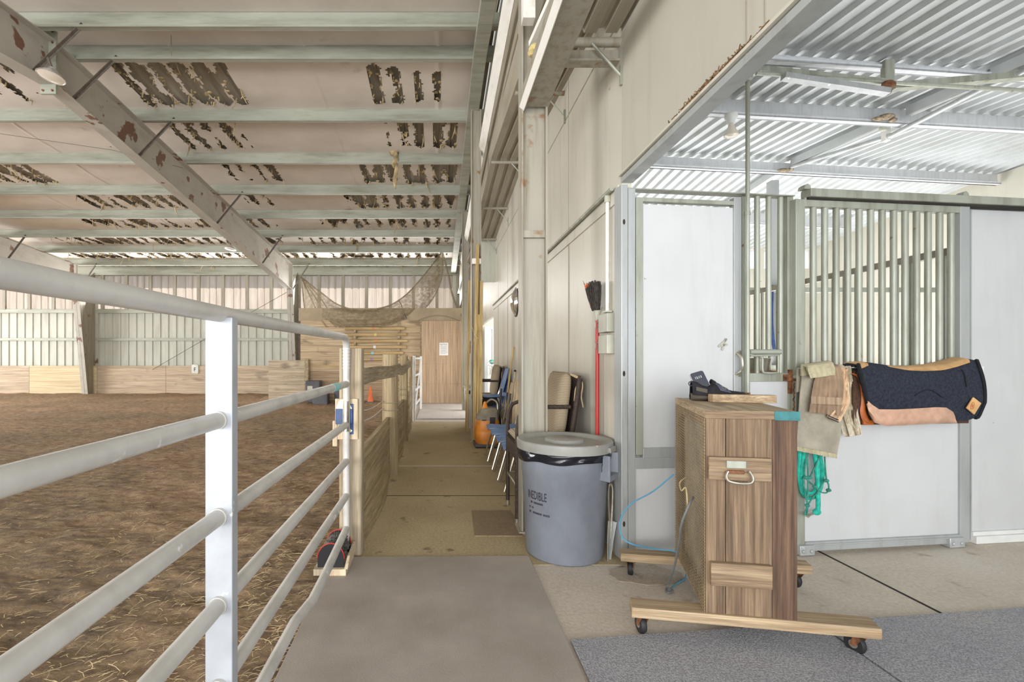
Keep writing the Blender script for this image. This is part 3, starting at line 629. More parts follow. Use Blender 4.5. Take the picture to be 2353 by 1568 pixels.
for k in range(9): q = T.p(1826, 886+k*11, .035); b.tube(spline([q+V((0, 0, .016)), q+V((.007 if k % 2 else .002, -.004, 0)), q+V((0, 0, -.016)), q+V((-.007 if k % 2 else -.002, .004, 0))], 3, True), .0035, 5, True)
T.put(b, 'latch', 'rust')
# sliding stall door
s0 = sfs(1828); T = Stall('sliding_stall_door', 'white sliding stall door with thirteen upright bars holding towels and a saddle pad', 'door', s0)
b = MB(); T.bx(b, 1829, 457, 1850, 1258, -.0, .045); T.put(b, 'stile', 'stallsteel', bevel=.004)
b = MB(); T.bx(b, 2207, 470, 2229, 1247, -.0, .045); T.put(b, 'stile', 'bluesteel', bevel=.004)
zt = T.p(2030, 461.5, .045).z; zr = T.p(2030, 481.5, .045).z; b = MB(); xa, xb = T.p(1850, 0, .045).x, T.p(2207, 0, .045).x
b.box((xa, 0, zr), (xb, -.044, zt)); T.put(b, 'top_rail', 'stallsteel', bevel=.004)
zm = T.p(2030, 846, .045).z; zn = T.p(2030, 872, .045).z; b = MB(); b.box((xa, 0, zn), (xb, -.044, zm)); T.put(b, 'middle_rail', 'stallsteel', bevel=.004)
zlo = T.p(2030, 1238, .045).z; b = MB(); b.box((xa, -.004, zlo), (xb, -.03, zn)); T.put(b, 'panel', 'stallwhite')
b = MB(); b.box((xa, 0, zlo-.055), (xb, -.05, zlo)); b.box((xa, 0, zlo-.02), (xb, -.058, zlo-.012)); T.put(b, 'bottom_rail', 'bluesteel', bevel=.003)
for i in range(13):
    u = 1868.4+26.38*i; x = T.p(u, 0, .022).x; b = MB(); b.tube([(x, -.022, zm-.005), (x, -.022, zr+.005)], .0188, 12); T.put(b, 'bar', 'stallsteel')
b = MB(); q0, q1 = T.p(1845, 867, .11), T.p(2232, 866, .11); b.tube([V((q0.x, -.04, q0.z)), V((q0.x, -.10, q0.z)), q0+V((.012, 0, 0)), q1-V((.012, 0, 0)), V((q1.x, -.10, q0.z)), V((q1.x, -.04, q0.z))], .013, 10)
T.put(b, 'blanket_rail', 'stallsteel'); RZ = q0.z
for i, (u0, u1) in enumerate(((1839, 1873), (2184, 2218))):
    b = MB(); a = T.p(u0, 0, .07).x; c = T.p(u1, 0, .07).x; b.box((a, .0, .002), (c, -.07, .065))
    for w in (.2, .75): b.lathe([(0, .01), (.012, .01), (.012, -.002), (0, -.002)], (a+(c-a)*w, -.07, .03), 8, Matrix.Rotation(math.pi/2, 3, 'X'))
    T.put(b, 'floor_guide', 'galv', bevel=.006)
T2 = Stall('door_track', 'galvanised overhead track of the sliding stall door', 'track', sfs(1840))
zt2 = T2.p(2030, 440, .075).z; b = MB(); b.box((0, .0, zt2-.05), (1.95, -.075, zt2)); T2.put(b, 'rail', 'stallsteel', bevel=.004)
b = MB(); b.box((0, -.01, zt2-.063), (1.95, -.055, zt2-.05)); T2.put(b, 'slot', 'darkgap')
for u in (1850, 2212): 
    x = T2.p(u, 0, .04).x; b = MB(); b.prism([(x-.025, zt2), (x+.025, zt2), (x+.018, zt2+.022), (x, zt2+.034), (x-.018, zt2+.022)], 1, -.06, -.01); T2.put(b, 'track_bracket', 'stallsteel')
# next stall panel
T = Stall('neighbour_stall_front', 'wide white panel right of the sliding door', 'panel', sfs(2232))
b = MB(); T.bx(b, 2230, 480, 2233, 1240, -.05, .0); T.put(b, 'edge_trim', 'bluesteel')
zz = T.p(2300, 484, 0).z; b = MB(); b.box((.01, .05, .0), (1.6, .005, zz)); T.put(b, 'panel', 'stallwhite')
b = MB(); b.box((.0, .04, .0), (1.6, -.03, .05)); b.box((.0, .04, .03), (1.6, -.012, .075)); T.put(b, 'bottom_rail', 'white', bevel=.003)
b = MB(); b.box((.0, .07, zz+.005), (1.6, .0, zz+.04)); T.put(b, 'top_rail', 'white')
b = MB(); q = T.p(2245, 842, .0); w = T.p(2258, 876, 0); b.box((q.x-.02, .004, q.z), (w.x, -.008, w.z)); T.put(b, 'outlet_plate', 'white', bevel=.003)
b = MB(); b.box((q.x-.01, -.008, q.z-.02), (q.x+.022, -.0095, w.z+.022)); T.put(b, 'outlet_slot', 'ink')
# inside of the stall
def box_t(name, m, label, a, c, cat='panel'):
    return tag(MB().box(a, c).build(name, m), label, cat)
r = thing('stall_partition', 'barred partition between two stalls behind the sliding door', 'partition', (3.62, 4.8, 0))
MB().box((3.6, 3.32, 1.98), (3.65, 6.3, 2.03)).build('top_rail', 'frame2', r); MB().box((3.6, 3.32, 0), (3.64, 6.3, 1.12)).build('kick_boards', 'planklow', r)
for i in range(24): y = 3.42+i*.12; MB().tube([(3.625, y, 1.1), (3.625, y, 1.99)], .015, 8).build('bar', 'stallsteel', r)
r = thing('back_grille', 'barred grille at the rear of the stall seen through the front bars', 'grille', (3.3, 6.3, 0))
MB().box((1.22, 6.28, 2.12), (7.7, 6.34, 2.18)).build('top_rail', 'stallsteel', r); MB().box((1.22, 6.28, 0), (7.7, 6.33, 1.1)).build('kick_boards', 'planklow', r); MB().box((1.22, 6.29, 1.1), (7.7, 6.33, 1.16)).build('sill_rail', 'stallsteel', r)
for i in range(42): x = 1.3+i*.152; MB().tube([(x, 6.31, 1.12), (x, 6.31, 2.14)], .016, 8).build('bar', 'stallsteel', r)
tag(MB().box((4.44, 6.36, 0), (4.54, 6.46, 3.62)).build('stall_post', 'bluesteel'), 'galvanised post inside the stall under the roof ridge', 'post', kind='structure')
tag(MB().tube(spline([(4.35, 6.22, 2.2), (4.33, 6.2, 1.7), (4.37, 6.2, 1.3)], 5), [.02]*11, 8).build('lead_rope', 'bluemetal'), 'blue rope hanging on the bars inside the stall', 'rope')
# ------------------------------------------------------------------ stall roof steel
def zed2(y, xr_, x0, x1, h=.15):
    b = MB(); f = lambda x: y+.12*(x-xr_)
    za, zb_ = zb(f(x0))-.035, zb(f(x1))-.035
    if f(x0) < RIDGE < f(x1): za = zb_ = min(za, zb_)
    def bx(d0, d1, z0, z1): b.hexa([(x0, f(x0)+d0, za+z0), (x0, f(x0)+d1, za+z0), (x0, f(x0)+d1, za+z1), (x0, f(x0)+d0, za+z1)], [(x1, f(x1)+d0, zb_+z0), (x1, f(x1)+d1, zb_+z0), (x1, f(x1)+d1, zb_+z1), (x1, f(x1)+d0, zb_+z1)])
    bx(0, .02, -h, 0); bx(-.05, .02, -h, -h+.012); bx(-.05, -.045, -h, -h+.03)
    o = struct(b.build('stall_purlin', 'stallpurlin')); o['label'] = 'pale purlin under the stall roof'; return o
zed2(3.72, 2.7, 1.2, 7.7, .08); zed2(4.5, 3.0, 1.2, 7.7, .17); zed2(6.2, 4.5, 1.2, 7.7, .15); zed2(8.1, 6.5, 1.2, 7.0, .2)
for y0, y1 in ((1.5, 3.9), (4.1, 4.6), (4.72, 6.1), (6.3, 8.0)):
    struct(MB().bar((4.53, y0, zb(y0)-.09), (4.53, y1, zb(y1)-.09), .06, .09).build('stall_rafter', 'stallroof'))
r = thing('truss_chord', 'long galvanised pipe chord sagging below the stall ridge', 'pipe', (4.52, 4.7, 3.4))
MB().tube([(4.52, 6.12, 3.70), (4.52, 4.75, 3.47), (4.52, 3.95, 3.49), (4.52, 2.2, 3.32)], .024, 12).build('pipe', 'galv', r); MB().box((4.495, 4.80, 3.44), (4.545, 4.85, 3.66)).build('hanger', 'litwhite', r)
MB().ball((4.45, 4.78, 3.55), .035, 8).build('gusset', 'bracket', r)
r = thing('roof_truss', 'shallow roof truss with a rusted joint near the header', 'truss', (4.0, 3.75, 3.4)); r['kind'] = 'structure'
MB().tube([P(1738, 168, 3.7), P(2045, 190, 3.7), P(2420, 212, 3.7)], .016, 10).build('chord', 'stallsteel', r)
MB().bar(P(1742, 160, 3.75), P(2042, 192, 3.75), .05, .045).build('strut', 'stallsteel', r); MB().bar(P(1800, 176, 3.66), P(2040, 212, 3.66), .06, .04).build('strut', 'galv', r)
MB().bar(P(2050, 200, 3.75), P(2420, 168, 3.75), .06, .05).build('strut', 'stallsteel', r); MB().box((X(2029, 3.76), 3.74, Z(190, 3.76)), (X(2050, 3.76), 3.78, Z(140, 3.76))).build('post', 'stallsteel', r)
q = P(2042, 195, 3.68); MB().ball(q, .035, 10, (1.5, 1, 1)).ball(q+V((-.02, .02, -.045)), .034, 10, (1.8, 1, .8)).build('rusted_joint', 'rust', r)
tag(MB().ball(P(2038, 268, 4.56), .045, 12, (1.7, .9, .6)).ball(P(2018, 273, 4.56), .035, 10, (1.6, .9, .5)).ball(P(2052, 276, 4.56), .03, 10, (1.2, 1, .7)).build('swallow_nest', 'nest'), 'mud nest stuck on the second stall purlin', 'nest')
tag(MB().ball(P(1800, 392, 6.14), .045, 12, (1.9, .9, .6)).ball(P(1816, 390, 6.14), .03, 10, (1.6, 1, .6)).build('swallow_nest', 'nest'), 'mud nest on the ridge purlin above the grille', 'nest')
q = P(1680, 270, 4.42); r = thing('bulb_lamp', 'bare flood bulb in a white socket under the stall purlin', 'lamp', q)
MB().lathe([(0, .03), (.055, .03), (.055, .0), (.04, -.02), (.03, -.06), (0, -.06)], q, 20).build('socket', 'white', r)
MB().lathe([(.02, -.05), (.026, -.085), (.034, -.1), (.06, -.155), (.06, -.17), (.04, -.182), (0, -.185)], q, 24).build('bulb', 'bulb', r)
# ------------------------------------------------------------------ hung on the sliding door
def interp(pts, t):
    n = len(pts)-1; t = min(max(t, 0), 1)*n; i = min(int(t), n-1); f = t-i
    return tuple(pts[i][k]*(1-f)+pts[i+1][k]*f for k in range(len(pts[0])))
def drape(name, m, label, cat, left, right, d0, rip=.008, th=.006, back=.14, fold=5, ph=0, parent=None, top=.13):
    """cloth hung over the blanket rail: left/right edges are pixel rows from foot to rail"""
    if parent is None: T = Stall(name, label, cat, sfs(left[0][0], d0))
    else: T = parent
    def fn(a, b):
        if b <= .72:
            t = b/.72; l, r_ = interp(left, t), interp(right, t); u, v = l[0]+(r_[0]-l[0])*a, l[1]+(r_[1]-l[1])*a
            d = d0+rip*math.sin(a*fold*6.283+ph+t*1.5)*(1.15-t*.7)+.004*noise.noise((a*6, t*7, ph))+(top-d0)*max(0, (t-.7)/.3)**2
            return T.p(u, v, d)
        l, r_ = left[-1], right[-1]; u, v = l[0]+(r_[0]-l[0])*a, l[1]+(r_[1]-l[1])*a
        t = (b-.72)/.28; q = T.p(u, v, top); return V((q.x, q.y+(.05*math.sin(min(1, t*2)*1.57)), q.z+.012*math.sin(min(t*2, 1)*3.1416)-max(0, t-.4)*back/.6))
    b = MB(); b.sheet(fn, 40, 44, th); o = T.put(b, 'cloth' if parent is None else name, m, sharp=60); return T, o
T, _ = drape('bath_towel', 'towelgrey', 'long grey beige towel hanging at the left end of the blanket rail', 'towel', [(1829, 1036), (1834, 980), (1840, 900), (1846, 850)], [(1922, 1054), (1932, 1000), (1940, 920), (1930, 846)], .135, .004, fold=1.7, ph=1, top=.15)
b = MB(); b.sheet(lambda a, c: T.p(1829+94*a-.5+c*1.2, 1026+18*a+c*10, .146+.006*math.sin(a*31+1)), 30, 3, .004); T.put(b, 'hem', 'towelgreen')
T, _ = drape('hand_towel', 'toweltan', 'smaller brown towel with a woven band over the grey one', 'towel', [(1862, 948), (1866, 915), (1872, 880), (1880, 856)], [(1931, 956), (1936, 920), (1940, 885), (1932, 842)], .172, .009, fold=3.2, back=.1, ph=2, top=.18)
b = MB(); b.sheet(lambda a, c: T.p(1864+69*a, 911+3*a+c*17, .180+.0095*math.sin(a*3.2*6.283+2.3)), 40, 3, .003); T.put(b, 'woven_band', 'towelband')
T, _ = drape('folded_cloth', 'towelgreen', 'folded sage cloth lying on top of the towels', 'cloth', [(1862, 870), (1856, 850), (1856, 842)], [(1919, 862), (1919, 846), (1914, 833)], .195, .003, .012, .06, top=.19)
T, _ = drape('fleece_girth_cover', 'fleece', 'cream fleece cover hanging beside the brown towel', 'fleece', [(1952, 1004), (1940, 960), (1940, 900), (1932, 846)], [(1968, 1000), (1958, 950), (1955, 890), (1942, 842)], .14, .004, .03, ph=.5, top=.15)
T, _ = drape('knit_leg_wrap', 'striped', 'peach knit wrap with a dark striped cuff between towel and fleece', 'wrap', [(1903, 958), (1930, 930), (1934, 890), (1934, 846)], [(1926, 968), (1948, 925), (1946, 890), (1944, 846)], .165, .004, .012, ph=.2, top=.165)
b = MB()
for k in range(2): b.sheet(lambda a, c: T.p(1903+23*a, 954.5+10*a+k*5+c*2.2, .174), 6, 2, .003)
T.put(b, 'cuff_stripe', 'ink')
# saddle pad
s0 = sfs(1985, .15); T = Stall('saddle_pad', 'navy felt saddle pad with tan leather trim over the blanket rail', 'saddle pad', s0)
topl = [(1972, 838), (1992, 835), (2020, 838), (2055, 843), (2085, 846), (2120, 845), (2160, 841), (2195, 833), (2225, 825), (2244, 829)]
botl = [(1994, 935), (2000, 962), (2030, 968), (2070, 968), (2110, 968), (2150, 967), (2190, 968), (2220, 968), (2248, 958), (2262, 925)]
def pad(a, b, off=0.0):
    tp, bt = interp(topl, a), interp(botl, a)
    if b <= 1:
        bow = 5*math.sin(b*3.14)*(a-.5)*2
        u = bt[0]+(tp[0]-bt[0])*b**1.2+(bow if a > .5 else 0); v = bt[1]+(tp[1]-bt[1])*b
        d = .175+.022*math.sin(b*2.6)-(.05 if b > .82 else 0)*((b-.82)/.18)**2*1.0+.004*noise.noise((a*7, b*5, 2)); return T.p(u, v, d+off)
    q = T.p(tp[0], tp[1], .145+off); t = b-1
    return V((q.x, q.y+.11*math.sin(min(1, t*1.4)*1.57), q.z+.012*math.sin(min(1, t*1.6)*3.14)-.2*max(0, t-.5)))
b = MB(); b.sheet(lambda a, c: pad(a, c*1.6), 60, 56, .022); T.put(b, 'felt', 'felt', sharp=60)
T.put(MB().tube([pad(.0, i/14, .002) for i in range(15)], .011, 6), 'edge_binding', 'feltedge'); T.put(MB().tube([pad(.86+.14*i/6, .0, .002) for i in range(7)]+[pad(1, i/14, .002) for i in range(1, 15)], .012, 6), 'edge_binding', 'feltedge')
lt = [(1993, 922), (2001, 930), (2018, 941), (2060, 941), (2100, 939), (2150, 936), (2172, 937), (2188, 947), (2198, 968)]; lb = [(1994, 930), (1999, 950), (2010, 970), (2035, 978), (2060, 977), (2100, 975), (2150, 972), (2180, 971), (2199, 971)]
def fl(a, c): p, q = interp(lt, a), interp(lb, a); return T.p(p[0]+(q[0]-p[0])*c, p[1]+(q[1]-p[1])*c, .196+.008*math.sin(a*11)*c+(-.02 if c > .85 else 0)*(c-.85)/.15)
b = MB(); b.sheet(fl, 44, 10, .006); T.put(b, 'wear_leather', 'leather', sharp=70)
b = MB(); b.sheet(lambda a, c: pad(.30+.60*a, 1-(.010+.075*min(1, a*1.5)*(1-.35*a**3))*(1-c)+.55*c, .005), 36, 14, .004); b.sheet(lambda a, c: pad(.005+.12*a, .9+.06*a+c*.6, .005), 10, 12, .004); T.put(b, 'spine_leather', 'leather2', sharp=70)
b = MB(); cs = [T.p(*q, .198) for q in ((2218, 938), (2236, 953), (2252, 927), (2234, 913))]; n0 = V((0, -.008, 0)); b.hexa(cs, [q+n0 for q in cs]); pt = T.put(b, 'leather_patch', 'leather2', bevel=.002)
b = MB(); c0 = T.p(2235, 933, .208); b.tube([c0+V((.010*math.cos(t*.52)+.008*math.sin(t*.52), 0, .022*math.sin(t*.52)-.006*math.cos(t*.52))) for t in range(12)], .0012, 4, True); b.tube([c0+V((.004*math.cos(t*.52), 0, .009*math.sin(t*.52))) for t in range(12)], .0012, 4, True); T.put(b, 'stamp', 'cognac')
b = MB(); b.tube(spline([T.p(*q, .2005) for q in ((2102, 910), (2118, 900), (2135, 896), (2150, 902), (2166, 914))], 5), .003, 5); T.put(b, 'stitching', 'feltedge'); b = MB(); b.tube(spline([T.p(*q, .203) for q in ((2211, 850), (2217, 862), (2219, 876), (2222, 890))], 5), .003, 5); T.put(b, 'stitching', 'feltedge')
T = Stall('fleece_saddle_pad', 'brown fleece pad with orange leather edge hanging behind the navy pad', 'saddle pad', sfs(1955, .12))
def pad2(a, c):
    u = 1962+(2230-1962)*a; v = 977-4*a-c*(977-852-8*math.sin(a*3))
    if c <= 1: return T.p(u-4*(1-c), v, .145+.012*math.sin(c*3))
    q = T.p(u, 852-8*math.sin(a*3), .125); t = c-1; return V((q.x, q.y+.07*math.sin(min(1, t*1.4)*1.57), q.z-.16*max(0, t-.5)))
b = MB(); b.sheet(lambda a, c: pad2(a, c*1.5), 30, 30, .012); T.put(b, 'fleece', 'brownfleece', sharp=60)
b = MB(); ed = spline([T.p(*q, .162) for q in ((1964, 860), (1978, 868), (1984, 890), (1985, 920), (1983, 945), (1990, 966), (2000, 974))], 5); w = [V((.022+.004*math.sin(i*.3), 0, 0)) for i in range(len(ed))]
b.sheet(lambda a, c: ed[round(a*(len(ed)-1))]+w[round(a*(len(ed)-1))]*(2*c-1)+V((0, -.01*math.sin(c*3.14), 0)), len(ed)-1, 6, .006); T.put(b, 'leather_edge', 'cognac', sharp=70)
b = MB(); T.bx(b, 1985, 966, 2008, 977, .15, .165); T.put(b, 'leather_corner', 'cognac', bevel=.004)
# rope halter
T = Stall('lead_rope_coil', 'turquoise lead rope coiled below the grey towel', 'rope', sfs(1850, .07))
R = lambda pts, d=.07: spline([T.p(u, v, d) for u, v in pts], 6)
b = MB(); b.tube(R([(1840, 1020), (1837, 1060), (1838, 1105), (1845, 1135), (1860, 1145), (1874, 1140), (1884, 1125), (1890, 1090), (1884, 1045), (1880, 1020)]), .0115, 8)
b.tube(R([(1852, 1020), (1844, 1070), (1843, 1110), (1850, 1130), (1862, 1134), (1873, 1126), (1880, 1090), (1876, 1050), (1868, 1020)], .085), .011, 8)
b.tube(R([(1868, 1025), (1876, 1070), (1879, 1120), (1880, 1160), (1879, 1176)], .095), .0125, 8); b.ball(T.p(1877, 1177, .095), .022, 10, (1.2, .8, 1)); T.put(b, 'rope', 'teal')
b = MB(); b.bar(T.p(1851, 1186, .09), T.p(1872, 1179, .09), .012, .012); b.tube(R([(1850, 1187), (1856, 1180), (1862, 1186), (1856, 1190)], .095), .003, 6); T.put(b, 'snap', 'chrome')
T = Stall('rope_halter', 'dark green knotted rope halter hanging over the turquoise coil', 'halter', sfs(1860, .1))
b = MB()
for pts in (((1857, 1040), (1849, 1080), (1850, 1098)), ((1855, 1055), (1857, 1095), (1856, 1130), (1855, 1160)), ((1884, 1048), (1872, 1075), (1860, 1098)), ((1895, 1050), (1897, 1085), (1899, 1103)),
            ((1850, 1098), (1862, 1110), (1873, 1119), (1886, 1131), (1898, 1133), (1904, 1128)), ((1899, 1104), (1904, 1115), (1904, 1127)), ((1897, 1103), (1888, 1115), (1880, 1130), (1866, 1146), (1857, 1160)), ((1846, 1100), (1848, 1125), (1852, 1145), (1855, 1160)), ((1855, 1162), (1848, 1185)), ((1857, 1162), (1853, 1186))):
    b.tube(R(pts, .11), .0045, 6)
for u, v in ((1851, 1098), (1860, 1098), (1873, 1119), (1899, 1105), (1904, 1127), (1855, 1162)): b.ball(T.p(u, v, .112), .013, 8, (1.3, 1, .9))
T.put(b, 'cord', 'dteal')
# ------------------------------------------------------------------ wheeled wooden cart
CO = V((1.165, 2.08, 0)); CR = math.radians(-10); SH = .117
class Cart:
    def __init__(s): s.r = thing('wooden_cart', 'weathered wooden box cart with wire mesh side on caster beams', 'cart', CO, CR)
    def c(s, a, b, z): return V((a+SH*b, .994*b, z))
    def bx(s, mb, p, q):
        (a0, b0, z0), (a1, b1, z1) = p, q
        return mb.hexa([s.c(a0, b0, z0), s.c(a1, b0, z0), s.c(a1, b1, z0), s.c(a0, b1, z0)], [s.c(a0, b0, z1), s.c(a1, b0, z1), s.c(a1, b1, z1), s.c(a0, b1, z1)])
    def put(s, mb, n, m, parent=None, **k): return mb.build(n, m, parent or s.r, True, **k)
K = Cart(); CT = 1.025; CZ = .145; WD, DP = .358, .68
K.put(K.bx(MB(), (0, 0, CZ), (.079, .022, CT-.035)), 'front_plank', 'wood_cart', bevel=.002)
K.put(K.bx(MB(), (.082, .001, CZ), (.262, .022, CT-.035)), 'front_plank', 'wood_cart', bevel=.002)
K.put(K.bx(MB(), (.2625, 0, CZ-.03), (WD, .022, CT-.035)), 'front_plank', 'wood_cart2', bevel=.002)
K.put(K.bx(MB(), (WD-.022, .022, CZ), (WD, DP, CT-.035)), 'side_panel', 'wood_cart', bevel=.002)
K.put(K.bx(MB(), (0, DP-.022, CZ), (WD, DP, CT-.035)), 'back_panel', 'wood_cart', bevel=.002)
K.put(K.bx(MB(), (.02, .022, CZ), (WD-.022, DP-.022, CZ+.02)), 'floor_panel', 'wood_cart')
K.put(K.bx(MB(), (-.004, -.006, CT-.035), (WD+.004, DP+.004, CT)), 'top_board', 'wood_top', bevel=.004)
K.put(K.bx(MB(), (-.003, -.0075, CT-.034), (.27, -.004, CT-.001)), 'edge_strip', 'wood_batten')
K.put(K.bx(MB(), (.268, -.009, CT-.037), (WD+.007, -.004, CT+.001)), 'paint_patch', 'tealpaint')
mb = MB()
for b0, b1 in ((.022, .06), (DP-.06, DP-.022)): K.bx(mb, (.0, b0, CZ), (.022, b1, CT-.035))
for z in (CZ, CT-.075): K.bx(mb, (.001, .06, z), (.022, DP-.06, z+.04))
K.put(mb, 'side_frame', 'wood_batten', bevel=.002)
b = MB(); b.sheet(lambda a, c: K.c(.05+.012*math.sin(a*38)+.008*noise.noise((a*9, c*3, 1)), .05+a*(DP-.1), CZ+.03+c*(CT-CZ-.09)), 50, 10, .006); K.put(b, 'inner_cloth', 'towelgrey', sharp=180)
mb = MB(); nz = 62; ny_ = 26
for i in range(nz): z = CZ+.006+(CT-.045-CZ)*i/(nz-1); mb.bar(K.c(-.003, .002, z), K.c(-.003, DP-.002, z), .0022, .0032)
for i in range(ny_): bb = .004+(DP-.008)*i/(ny_-1); mb.bar(K.c(-.004, bb, CZ), K.c(-.004, bb, CT-.036), .0016, .0016)
K.put(mb, 'wire_mesh', 'wire')
fa = lambda u: (u-1616)/212*.355
fz = lambda v: 1.25-(v-824)*2.06/1100
K.put(K.bx(MB(), (fa(1621), -.022, fz(1102)), (fa(1767), 0, fz(1050))), 'batten', 'wood_batten', bevel=.003)
K.put(K.bx(MB(), (fa(1626), -.024, fz(1345)), (fa(1769), 0, fz(1292))), 'batten', 'wood_batten', bevel=.003)
h = K.put(K.bx(MB(), (fa(1662), -.027, fz(1074)), (fa(1708), -.022, fz(1057))), 'handle_plate', 'stallsteel', bevel=.002)
h2 = K.put(K.bx(MB(), (fa(1664), -.034, fz(1086)), (fa(1704), -.022, fz(1078))), 'handle_socket', 'rust', bevel=.004)
mb = MB(); q = [K.c(fa(u), d, fz(v)) for u, v, d in ((1664, 1080, -.035), (1659, 1090, -.04), (1664, 1101, -.046), (1690, 1105, -.05), (1714, 1103, -.048), (1720, 1092, -.042), (1712, 1078, -.036))]
mb.tube(spline(q, 5), .0055, 8); K.put(mb, 'handle_bail', 'chrome')
def beam(a0, a1, b0, b1, z0, z1): return K.put(K.bx(MB(), (a0, b0, z0), (a1, b1, z1)), 'wheel_beam', 'wood_beam', bevel=.004)
beam(-.305, .665, -.012, .088, .100, .145); beam(-.305, .665, .60, .69, .100, .145)
def caster(a, b, rot):
    p = K.c(a, b, 0); R3 = Matrix.Rotation(rot, 3, 'Z')
    mb = MB(); f = lambda x, y, z: p+R3 @ V((x, y, z))
    for sx in (-.017, .017): mb.hexa([f(sx-.0015, -.02, .094), f(sx+.0015, -.02, .094), f(sx+.0015, .02, .094), f(sx-.0015, .02, .094)], [f(sx-.0015, .016, .036), f(sx+.0015, .016, .036), f(sx+.0015, .036, .036), f(sx-.0015, .036, .036)])
    mb.hexa([f(-.03, -.03, .094), f(.03, -.03, .094), f(.03, .03, .094), f(-.03, .03, .094)], [f(-.03, -.03, .0995), f(.03, -.03, .0995), f(.03, .03, .0995), f(-.03, .03, .0995)])
    o = K.put(mb, 'caster', 'rust')
    mb = MB(); R4 = R3 @ Matrix.Rotation(math.pi/2, 3, 'Y'); mb.lathe([(.016, -.013), (.036, -.013), (.0405, -.006), (.0405, .006), (.036, .013), (.016, .013), (.016, -.013)], p+R3 @ V((0, .026, .0405)), 22, R4); K.put(mb, 'tyre', 'rubber', o)
    mb = MB(); mb.lathe([(0, -.014), (.017, -.014), (.017, .014), (0, .014)], p+R3 @ V((0, .026, .0405)), 14, R4); K.put(mb, 'hub', 'chrome', o)
caster(-.25, .035, .2); caster(.615, .035, .5); caster(-.25, .645, -.3); caster(.615, .645, .4)
# block, shoe, phone on the cart top
def on_cart(a, b): return CO+Matrix.Rotation(CR, 3, 'Z') @ K.c(a, b, 0)
p0 = V((X(1638, 2.44), 2.44)); p1 = V((X(1786, 2.38), 2.38))
r = tag(MB().hexa([(p0.x, p0.y, CT+.001), (p1.x, p1.y, CT+.001), (p1.x, p1.y+.045, CT+.001), (p0.x, p0.y+.045, CT+.001)], [(p0.x, p0.y, CT+.041), (p1.x, p1.y, CT+.041), (p1.x, p1.y+.045, CT+.041), (p0.x, p0.y+.045, CT+.041)]).build('wood_block', 'wood_beam', bevel=.003), 'short offcut of lumber lying on the cart top', 'block')
S0 = V((X(1588, 2.55), 2.55, CT+.001)); r = thing('slip_on_shoe', 'black slip on shoe on the cart top with a phone in it', 'shoe', S0, math.radians(-5))
SL = .285
def shoe(a, c):      # a heel..toe, c angle
    x = a*SL; w = (.030+.016*math.sin(min(1, a*1.1)*3.0)-.006*(a-.45)**2) * (1 if .04 < a < .96 else .62)
    top = interp([(.105,), (.10,), (.082,), (.076,), (.093,), (.092,), (.074,), (.06,), (.053,), (.050,), (.046,), (.030,)], a)[0]
    th = math.pi*c; return V((x, w*math.cos(th)*1.05, .03+(top-.03)*max(0, math.sin(th))**.7))
b = MB(); b.sheet(shoe, 44, 20, 0)
b.build('upper', 'shoe', r, True, sharp=180)
b = MB()
def sole(a, c):
    x = -.006+a*(SL+.01); w = .034+.017*math.sin(min(1, a*1.1)*3.0); w *= max(.25, min(1, (a*9)**.5, ((1-a)*9)**.5)); lift = .012*max(0, (a-.75)/.25)**2+.008*max(0, (.1-a)/.1)**2
    th = 2*math.pi*c; return V((x, w*math.cos(th), .019+lift*.5+.019*math.sin(th)*(1 if a < .9 else .75)))
b.sheet(sole, 40, 20, 0); b.build('sole', 'sole', r, True, sharp=60)
b = MB(); b.sheet(lambda a, c: shoe(.44+.20*a-.06*math.sin(c*3.14), .08+.84*c)+V((0, -.002*math.cos(math.pi*c) if 0 else .002*math.cos(math.pi*(.08+.84*c)), .002)), 10, 24, .002); b.build('strap', 'shoestrap', r, True, sharp=180)
b = MB()
for ac, cc, ra, rc in ((.52, .76, .034, .085), (.575, .66, .026, .07)): b.tube([shoe(ac+ra*math.cos(t*.524), cc+rc*math.sin(t*.524))+V((0, -.003, .0035)) for t in range(12)], .0012, 5, True)
b.build('emblem', 'greyplastic', r, True)
b = MB(); b.tube(spline([V((.012, 0, .095)), V((-.006, 0, .10)), V((-.012, 0, .088)), V((-.004, 0, .078)), V((.008, 0, .08))], 5), .0028, 6); b.build('pull_loop', 'shoestrap', r, True)
b = MB(); b.sheet(lambda a, c: V((.012+.05*a, -.034-.012*a, .055+.02*c-.012*a)), 6, 3, .003); b.build('heel_tab', 'sole', r, True)
b = MB(); b.sheet(lambda a, c: V((.10+.0+.02*c, -.022+.044*a, .088+.022*math.sin(a*3.14)-.012*c)), 8, 4, .006); b.build('tongue', 'shoe', r, True)
ph = S0+V((.025, -.012, .050)); r2 = thing('phone', 'mobile phone standing in the black shoe', 'phone', ph, math.radians(-5))
Rp = Matrix.Rotation(math.radians(17), 3, 'Y').inverted() @ Matrix.Rotation(math.radians(-20), 3, 'X'); W_, H_ = .074, .10
def rr(w, h, rad, n=5): return [(cx_+rad*math.cos(a0+math.pi/2*i/n), cz_+rad*math.sin(a0+math.pi/2*i/n)) for cx_, cz_, a0 in ((w-rad, rad, -math.pi/2), (w-rad, h-rad, 0), (rad, h-rad, math.pi/2), (rad, rad, math.pi)) for i in range(n+1)]
mb = MB(); mb.prism(rr(W_, H_, .012), 1, -.004, .004); mb.v = [tuple(Rp @ V(v)) for v in mb.v]; mb.build('case', 'phonebody', r2, True)
mb = MB(); mb.prism([(x_*.94+.0022, z_*.96+.002) for x_, z_ in rr(W_, H_, .012)], 1, -.0048, -.0039); mb.v = [tuple(Rp @ V(v)) for v in mb.v]; mb.build('screen', 'screen', r2, True)
